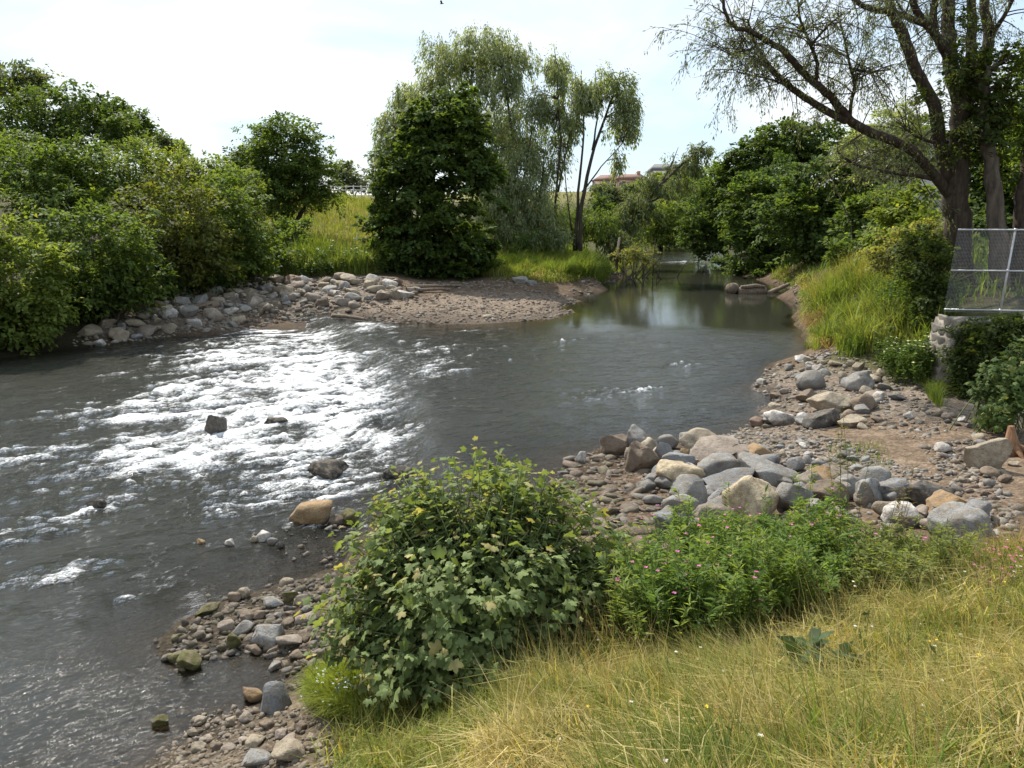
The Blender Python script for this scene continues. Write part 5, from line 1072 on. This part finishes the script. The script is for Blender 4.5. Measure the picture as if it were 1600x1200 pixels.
grass('lime_grass', 'yellow green grass tuft left of the leafy bush', [(-2.24,7.93,0.08),(-1.94,7.89,0.22),(-1.42,6.96,0.48),(-1.23,6.22,0.65),(-1.62,6.47,0.48),(-1.98,7.07,0.27)], 5200, .3, .68, .009, [LIME, (.26, .28, .05), LIME], (.15, .8), 3.4, 1.2, .8, .5, seed=7)
grass('reed_grass', 'tall bright reed grass on the right bank', [(12.62,34.17,0.69),(15.58,40.86,1.06),(13.94,33.18,2.19),(14.71,29.88,2.23),(12.6,23.58,2.25),(11.02,20.38,1.55),(10.56,21.76,1.06),(9.63,22.48,0.96),(9.71,24.55,0.85)], 9500, .7, 1.8, .034, [LIME, GREEN, LIME, OLIVE, (.26, .3, .08)], (.08, .75), None, 1, .9, .8, seed=8, tuft=.16)
grass('pale_grass', 'pale seeding grass along the crest of the reed bank', [(13.64,36.82,1.01),(16.69,42.95,1.19),(14.85,31.22,2.36),(14.51,28.54,2.24),(13.05,32.76,1.45),(12.09,31.81,0.91)], 5200, .9, 1.8, .012, [STRAW, OLIVE, GOLD, LIME], (.05, .5), None, 1, .6, 1.2, seed=9)
grass('dead_grass', 'brown dead grass hanging over the water below the reeds', [(12.5,33.84,0.65),(10.99,28.89,0.24),(9.61,24.05,0.88),(12.17,31.01,0.89),(12.92,34.09,1.03)], 5200, .3, 1.0, .016, [(.25, .19, .12), RUST, GOLD, OLIVE], (.5, 2.0), 3.3, .5, .5, seed=10)
grass('shore_grass', 'rough grass overhanging the right bank waterline', [(18.12,56.48,0.4),(17.94,51.38,0.41),(14.97,41.03,0.55),(12.34,33.21,0.6),(10.3,26.71,0.55),(9.93,24.64,0.94),(13.16,34.06,1.31),(16.56,45.22,1.17),(18.98,56.88,0.9)], 6500, .4, 1.1, .03, [OLIVE, GREEN, LIME, GOLD], (.3, 1.6), 3.4, 1, .8, 1.2, seed=31)
grass('island_edge_grass', 'rough grass along the edge of the island bank', [(-1.52,47.86,0.95),(1.91,48.13,0.85),(3.91,49.36,0.74),(6.17,55.58,0.25),(7.57,59.1,0.55),(11.39,75.99,0.24),(10.71,79.97,0.42),(5.98,58.25,1.07),(2.8,50.54,1.2)], 5500, .4, 1.1, .035, [OLIVE, GREEN, LIME, GOLD], (.3, 1.4), -1.0, 1, .8, 1.5, seed=32)
grass('island_grass', 'long green grass on the island bank', [(-2.18,50.08,1.08),(0,49.24,1.14),(3.16,49.85,1.01),(6.1,57.11,0.61),(7.78,65.69,0.57),(5.23,66.42,1.35),(1.01,64.42,1.67),(-2.66,56.2,1.78)], 17000, .5, 1.2, .03, [GREEN, LIME, OLIVE, LIME], (.15, .7), -.9, 1, .8, 2.5, seed=11)
grass('island_reeds', 'bright reeds leaning over the water at the island tip', [(3.14,49.62,0.95),(5.3,51.46,0.8),(6.87,57.84,0.56),(6.87,58.73,0.95),(4.78,57.61,1.12)], 5200, 1.0, 2.1, .035, [LIME, GREEN, LIME], (.2, .8), -.5, .6, .8, 1.5, seed=12)
grass('bank_reeds', 'upright green reeds behind the left stone pile', [(-13.84,44.27,1.6),(-12.16,46.59,1.49),(-8.8,46.34,1.44),(-7.66,48.43,1.47),(-8.47,51.13,1.95),(-11.88,50.3,2.32),(-13.81,46.07,2.18)], 10000, .7, 1.7, .035, [LIME, GREEN, LIME, OLIVE], (.05, .4), None, 1, .6, 2, seed=13)
grass('meadow_grass', 'yellowing grass of the meadow slope', [(-26, 58), (-10, 58), (-8, 70), (-12, 84), (-16, 108), (-34, 108), (-34, 80)], 24000, .5, 1.2, .05, [(.3, .27, .09), (.22, .23, .06), LIME, (.34, .3, .12)], (.1, .5), None, 1, .6, 5, seed=14)
grass('hill_grass', 'bright grass on the hilltop at the left', [(-48, 52), (-30, 52), (-32, 72), (-62, 78), (-66, 60)], 9000, .4, .8, .05, [LIME, (.17, .22, .05), LIME], (.1, .5), None, 1, .6, 5, seed=15)
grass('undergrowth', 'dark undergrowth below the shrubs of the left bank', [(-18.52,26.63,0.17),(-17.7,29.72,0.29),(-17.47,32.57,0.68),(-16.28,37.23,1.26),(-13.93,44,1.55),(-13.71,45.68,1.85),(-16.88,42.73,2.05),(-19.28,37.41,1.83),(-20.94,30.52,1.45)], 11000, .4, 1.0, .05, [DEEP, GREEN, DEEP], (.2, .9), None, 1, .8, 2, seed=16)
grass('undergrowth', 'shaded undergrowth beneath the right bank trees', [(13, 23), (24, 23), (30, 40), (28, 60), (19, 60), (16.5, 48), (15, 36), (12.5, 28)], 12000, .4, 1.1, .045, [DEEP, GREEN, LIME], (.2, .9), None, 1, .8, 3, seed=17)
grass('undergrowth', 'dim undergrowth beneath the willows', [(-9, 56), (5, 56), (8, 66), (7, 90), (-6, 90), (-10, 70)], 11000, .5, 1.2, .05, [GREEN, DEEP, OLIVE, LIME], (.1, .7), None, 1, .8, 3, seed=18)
grass('undergrowth', 'rank growth on the bank at the far bend', [(8, 116), (22, 112), (36, 112), (44, 170), (0, 170)], 8000, .6, 1.6, .09, [GREEN, LIME, OLIVE], (.1, .7), None, 1, .8, 4, seed=41)
grass('wall_grass', 'scrubby grass along the wall foot', [(10.26,21.87,1.04),(10.92,20.14,1.35),(9.22,16.78,0.84),(10.07,19.33,0.86)], 2600, .3, .7, .012, [OLIVE, GREEN, LIME], (.2, .8), None, 1, .7, 1, seed=19)
grass('track_weeds', 'sparse weeds on the shingle', [(5.92,14.58,0.64),(7.02,14.63,0.75),(6.31,12.61,0.79),(5.44,13.05,0.65)], 260, .1, .3, .012, [GREEN, LIME], (.1, .7), None, 1, .7, 1, seed=20)

# the stand of flowering willowherb: stems, narrow leaves, pink flowers
def herb(name, label, poly, n, hmin, hmax, ll, lw, cols, per, fl=None, nfl=0, fls=.02, cat='plant', flname='flowers', mat=None):
    Q = in_poly(poly, n); hz = height(Q[:, 0], Q[:, 1]); root = empty(name, (Q[:, 0].mean(), Q[:, 1].mean(), hz.mean()))
    H = rng.uniform(hmin, hmax, n) * (.85 + .4 * fbm(Q[:, 0] / .5, Q[:, 1] / .5, 301, 2)) * np.where(rng.random(n) < .1, 1.22, 1); m = Mesh(); LP = []; LA = []; tips = []; cols = np.array(cols); CC = []
    for i in range(n):
        b_ = np.array((Q[i, 0], Q[i, 1], hz[i] - .03)); e = b_ + np.array((rng.normal() * .16, rng.normal() * .16, 1)) * H[i]; cv = limb_curve(b_, e, 4, .0, .05); m.tube(cv, np.linspace(.006, .002, 4), 3, False)
        t = np.sqrt(rng.uniform(.04, 1, per)); LP.append(b_ + (e - b_) * t[:, None]); a = rng.random(per) * 6.28
        LA.append(np.stack([np.cos(a), np.sin(a), rng.uniform(-.1, .9, per)], 1)); tips.append(e); CC.append(np.tile(cols[rng.integers(len(cols))], (per, 1)))
    m.build('stems', M_STEM, root)['kind'] = 'stuff'
    LP = np.concatenate(LP); LA = np.concatenate(LA); k = len(LP); CC = np.concatenate(CC) * rng.uniform(.75, 1.25, (k, 1)); s = rng.uniform(.6, 1.25, k)
    N = unit(np.array((0, 0, 1.0)) + rng.normal(size=(k, 3)) * .4); add('foliage', leaves_mesh('foliage', LP, LA, N, ll * s, lw * s, CC, mat), root)
    if fl:
        T = np.array(tips); T = T[rng.choice(n, nfl)] + rng.normal(size=(nfl, 3)) * np.array((.03, .03, .06)); P5 = []; A5 = []
        for q in range(4):
            a = q * 1.57 + rng.random(nfl); P5.append(T); A5.append(np.stack([np.cos(a), np.sin(a), np.full(nfl, .35)], 1))
        P5 = np.concatenate(P5); A5 = np.concatenate(A5); k = len(P5); cc = np.array(fl)[None] * rng.uniform(.8, 1.2, (k, 1))
        add(flname, leaves_mesh(flname, P5, A5, unit(np.array((0, 0, 1.0)) + rng.normal(size=(k, 3)) * .3), np.full(k, fls), np.full(k, fls * .9), cc, M_PETAL), root)['kind'] = 'stuff'
    return tag(root, label, cat)
M_STEM = plain_mat('green_stem', (.12, .15, .05), .7)
herb('willowherb', 'tall green willowherb with pink flowers in front of the boulders', [(1.18,7.35,0.9),(1.82,8.42,0.71),(2.64,8.79,0.76),(3.6,8.54,0.88),(3.22,7.15,1.19),(2.57,6.52,1.27),(1.74,6.17,1.23),(1.11,5.97,1.24),(0.9,6.39,1.1)], 900, .6, 1.12, .1, .023, [(.15, .22, .05), (.12, .19, .045), (.2, .26, .06)], 50, (.62, .2, .42), 150, .024)
herb('willow_scrub', 'olive willow seedlings with narrow leaves at the right of the willowherb', [(3.33,8.4,0.87),(4.17,8.22,1.03),(4.65,7.97,1.16),(4.41,7.3,1.31),(3.67,6.82,1.36),(3.01,6.92,1.21)], 380, .45, .85, .085, .02, [(.2, .23, .075), (.24, .25, .085), (.16, .2, .06)], 40, (.62, .2, .42), 14, .022)
herb('tall_weed', 'tall thin weed rising in front of the grey boulders', [(3.73,8.48,0.91),(3.81,8.45,0.93),(3.74,8.28,0.95),(3.66,8.31,0.94)], 5, 1.35, 1.7, .1, .02, [(.17, .15, .07)], 26)
herb('tall_weed', 'second thin weed left of the half dome boulder', [(4.28,8.77,0.89),(4.4,8.71,0.92),(4.26,8.42,0.99),(4.16,8.51,0.95)], 5, 1.2, 1.45, .09, .02, [(.19, .15, .08)], 24)
herb('meadow_flowers', 'white clover like flowers dotted in the dry grass', NB, 150, .3, .5, .05, .02, [(.1, .14, .04)], 7, (.8, .78, .72), 70, .016)
herb('yellow_flowers', 'few yellow flowers in the dry grass', NB, 30, .3, .5, .05, .02, [(.1, .14, .04)], 7, (.8, .6, .04), 16, .016)
herb('pink_flowers', 'pink flower spikes in the rusty grass at the right edge', [(4.45,7.26,1.33),(5.51,8.15,1.18),(4.81,6.62,1.53),(4.01,6.22,1.56)], 70, .35, .6, .05, .016, [(.14, .13, .05)], 10, (.6, .18, .33), 110, .018)
herb('forget_me_not', 'tiny pale blue flowers on the yellow green grass tuft', [(-2.06,7.24,0.22),(-1.81,7.28,0.31),(-1.4,6.55,0.55),(-1.48,6.36,0.55),(-1.87,6.74,0.35)], 80, .15, .32, .05, .018, [LIME], 9, (.7, .75, .85), 90, .016)
herb('blackberry_weed', 'broad leaved dock plant in the middle of the dry slope', [(2.04,5.23,1.57),(2.24,5.16,1.62),(2.03,4.64,1.8),(1.85,4.71,1.76)], 16, .3, .55, .15, .075, [(.07, .105, .045), (.09, .13, .05)], 12, mat=M_GLOSSLEAF)
herb('meadowsweet', 'bushy green plant with cream flowers beside the wall', [(9.86,21.34,0.87),(10.73,20.73,1.24),(10.45,19.42,1),(9.83,18.82,0.78),(9.52,19.82,0.75)], 150, .6, 1.15, .11, .05, [(.10, .16, .035), (.08, .125, .03)], 34, (.8, .77, .6), 90, .05)
herb('butterbur', 'green broad leaved plants with white flowers on the far reed bank', [(-13.28,45.36,1.45),(-10.19,45.98,1.4),(-7.48,47.29,1.37),(-9.33,49.25,1.8),(-13.29,46.75,1.85)], 160, .7, 1.5, .2, .09, [(.10, .15, .035), (.07, .11, .03)], 24, (.8, .8, .74), 80, .07)
herb('nettles', 'leafy nettles in the upper part of the reed bank', [(13.64,29.53,1.8),(13.11,25.31,2.25),(11.17,20.75,1.92),(10.93,21.87,1.39),(11.08,24.24,1.59)], 240, .8, 1.4, .12, .06, [(.10, .16, .035), (.13, .18, .04)], 34)

# ------------------------------------------------------------------ creepers on the wall and shrubs beside it
shrub('wall_creeper', 'tangled brown green creeper covering the stone wall', [(10.73,18.5,1.72,0.45,0.48,0.57),(11.08,18.3,1.23,0.68,0.61,0.6),(10.59,18.2,0.79,0.48,0.47,0.51),(11.49,18.5,1.87,0.6,0.46,0.39),(11.09,18.8,2.33,0.69,0.4,0.18),(11.75,18.8,2.43,0.6,0.38,0.21)], 900, 24, .085, .05, .16, 'ivy', None, 9, 'creeper', inner=.3)
shrub('fence_bush', 'dark bush growing at the left end of the mesh fence', [(11.3,22,3.48,0.45,0.54,0.7),(11.56,23,4.04,0.54,0.5,0.51),(11.39,21.5,2.67,0.34,0.43,0.58)], 420, 24, .1, .06, .2, 'ivy', None, 6)
shrub('bramble', 'yellow green bramble topping the grass left of the fence bush', [(12.74,26,4.12,0.86,0.57,0.37),(12.28,26,3.61,0.82,0.59,0.45),(13.62,27,4.4,0.63,0.43,0.3)], 300, 24, .1, .05, .22, 'pale', None, 6)

def palmate():
    spec = [(180, .1), (-150, .34), (-128, .62), (-112, .5), (-92, .55), (-76, .82), (-58, 1.0), (-42, .86), (-27, .66), (-15, .92), (0, 1.12), (15, .92), (27, .66), (42, .86), (58, 1.0), (76, .82), (92, .55), (112, .5), (128, .62), (150, .34)]
    pts = [(math.sin(math.radians(a)) * r, math.cos(math.radians(a)) * r, -.16 * r * r + .05 * math.cos(math.radians(a * 5.5))) for a, r in spec]
    V = np.array([(0, 0, .06)] + pts); V[:, 1] += .1; V *= .5
    F = np.array([(0, 1 + (i + 1) % 20, 1 + i) for i in range(20)]); return V, F
PV, PF = palmate()

def broad_bush(name, label, base, dome, n_shoot, per, ls, cols, n_single, thin=1.0, front=None, seed=1):
    """shoots fan out from the base to the surface of a dome and carry opposite pairs of lobed leaves"""
    r = np.random.default_rng(seed); root = empty(name, base); base = np.array(base); m = Mesh(); P = []; A = []; N = []; T = []; S = []
    D = np.array(dome)
    for i in range(n_shoot):
        k = r.choice(len(D), p=(w := D[:, 3] * D[:, 5]) / w.sum()); d = unit(r.normal(size=3)); d[2] = abs(d[2]) * 1.0 - .25
        end = D[k, :3] + d * D[k, 3:6] * (r.uniform(.6, 1.06) + (.12 * r.random() if d[2] > .5 else 0)); end[2] = max(end[2], gz_at(end[0], end[1]) + .15)
        st = base + np.array((r.normal() * .28, r.normal() * .2, -.08)); L = np.linalg.norm(end - st)
        mid = (st + end) / 2 + np.array((0, 0, .18 * L)); t = np.linspace(0, 1, 7)[:, None]
        cv = (1 - t) ** 2 * st + 2 * t * (1 - t) * mid + t * t * end; m.tube(cv, np.linspace(.014, .004, 7), 4, False)
        tl = np.linspace(.42, 1.0, per) + r.normal(size=per) * .01
        for q, tt in enumerate(tl):
            c = (1 - tt) ** 2 * st + 2 * tt * (1 - tt) * mid + tt * tt * end; ax = unit(2 * (1 - tt) * (mid - st) + 2 * tt * (end - mid))
            side = unit(np.cross(ax, r.normal(size=3))); outd = unit(c - (base + np.array((0, 0, .4))))
            for sg in (-1, 1):
                dirn = unit(side * sg + ax * .35 + outd * .5 + r.normal(size=3) * .25); pet = ls * r.uniform(.4, .9)
                pos = c + dirn * pet; sz = ls * r.uniform(.45, 1.35) * (1 - .35 * (tt > .95))
                P.append(pos); A.append(unit(dirn + np.array((0, 0, -.35)))); N.append(unit(np.array((0, 0, .75)) + outd * .75 + r.normal(size=3) * .3)); T.append(tt); S.append(sz)
    m.build('stems', M_STEM, root)
    P, A, N, T, S = (np.array(v) for v in (P, A, N, T, S))
    X = unit(np.cross(A, N)); Z = np.cross(X, A); n = len(P)
    u = r.random((n, 1)); cols = np.array(cols); C = cols[0] * (1 - u) + cols[1] * u; tip = (T > .93) & (r.random(n) < .28); C[tip] = cols[2] * r.uniform(.8, 1.2, (tip.sum(), 1))
    C *= r.uniform(.8, 1.2, (n, 1))
    eye = np.array((0, 0, 5.0)); score = np.linalg.norm(P - eye, axis=1) - 4.0 * np.maximum(0, (unit(P - base - np.array((0, 0, .5))) * unit(eye - P)).sum(1)) * .6 - S * 4
    order = np.argsort(score); single = order[:n_single * 3][r.permutation(min(n, n_single * 3))[:n_single]] if n_single else np.zeros(0, int)
    rest = np.setdiff1d(np.arange(n), single)
    cu = r.uniform(-.3, .9, (n, 2))
    W3 = lambda i: P[i][:, None] + S[i][:, None, None] * (PV[None, :, :1] * X[i][:, None] + PV[None, :, 1:2] * A[i][:, None] + (PV[None, :, 2:3] - cu[i][:, None, :1] * PV[None, :, 1:2] ** 2 - cu[i][:, None, 1:] * PV[None, :, :1] ** 2) * Z[i][:, None])
    V = W3(rest).reshape(-1, 3); F = (PF[None] + (np.arange(len(rest)) * len(PV))[:, None, None]).reshape(-1, 3)
    o = add('foliage', mesh_np('foliage', V, F, np.full(len(F), 3), M_GLOSSLEAF, True, np.repeat(C[rest], len(PV), 0)), root); o['kind'] = 'stuff'
    pal = [mesh_np('leaf', PV * (1, 1, 1) + np.stack([0 * PV[:, 0], 0 * PV[:, 0], -r.uniform(-.3, .9) * PV[:, 1] ** 2 - r.uniform(-.2, .8) * PV[:, 0] ** 2], 1), PF, np.full(len(PF), 3), M_GLOSSLEAF, True, np.tile(C[j], (len(PV), 1))) for j in np.flatnonzero(~tip)[r.permutation((~tip).sum())[:14]]]
    for j in single:
        o = add('leaf', pal[int(r.integers(len(pal)))], root, (0, 0, 0)); M = Matrix((X[j], A[j], Z[j])).transposed()
        o.location = Vector(P[j]) - root.location; o.rotation_euler = M.to_euler(); o.scale = (S[j],) * 3
    return tag(root, label, 'shrub')
bb = [(-0.33,6.25,0.91)][0]
broad_bush('sycamore_bush', 'large leafy sycamore bush in front of the river', (bb[0] + .07, bb[1] + .35, bb[2]),
           [(-0.32,7.6,2.25,1.02,0.73,0.54),(-0.93,7.3,1.91,0.81,0.67,0.62),(0.38,7.5,1.83,0.96,0.75,0.64),(-0.33,6.9,1.7,1.18,0.87,0.68),(-1.27,6.8,1.43,0.62,0.56,0.56),(0.87,7.2,1.36,0.71,0.6,0.56),(-0.36,6.4,1.22,1.09,0.73,0.48),(-1.14,6.5,1.16,0.66,0.48,0.37)], 720, 10, .128,
           [(.14, .19, .07), (.235, .285, .115), (.38, .34, .15)], 300)
sb = [(9.24,14.42,0.81)][0]
broad_bush('sycamore_sapling', 'broad leaved sycamore sapling growing below the wall', (sb[0] + .3, sb[1] + .9, sb[2]), [(9.34,14.8,1.83,0.58,0.59,0.66),(9.05,14.5,1.28,0.4,0.38,0.4),(9.83,15.2,2.24,0.44,0.48,0.57)], 90, 9, .15, [(.06, .10, .03), (.10, .14, .04), (.16, .18, .06)], 0, seed=4)
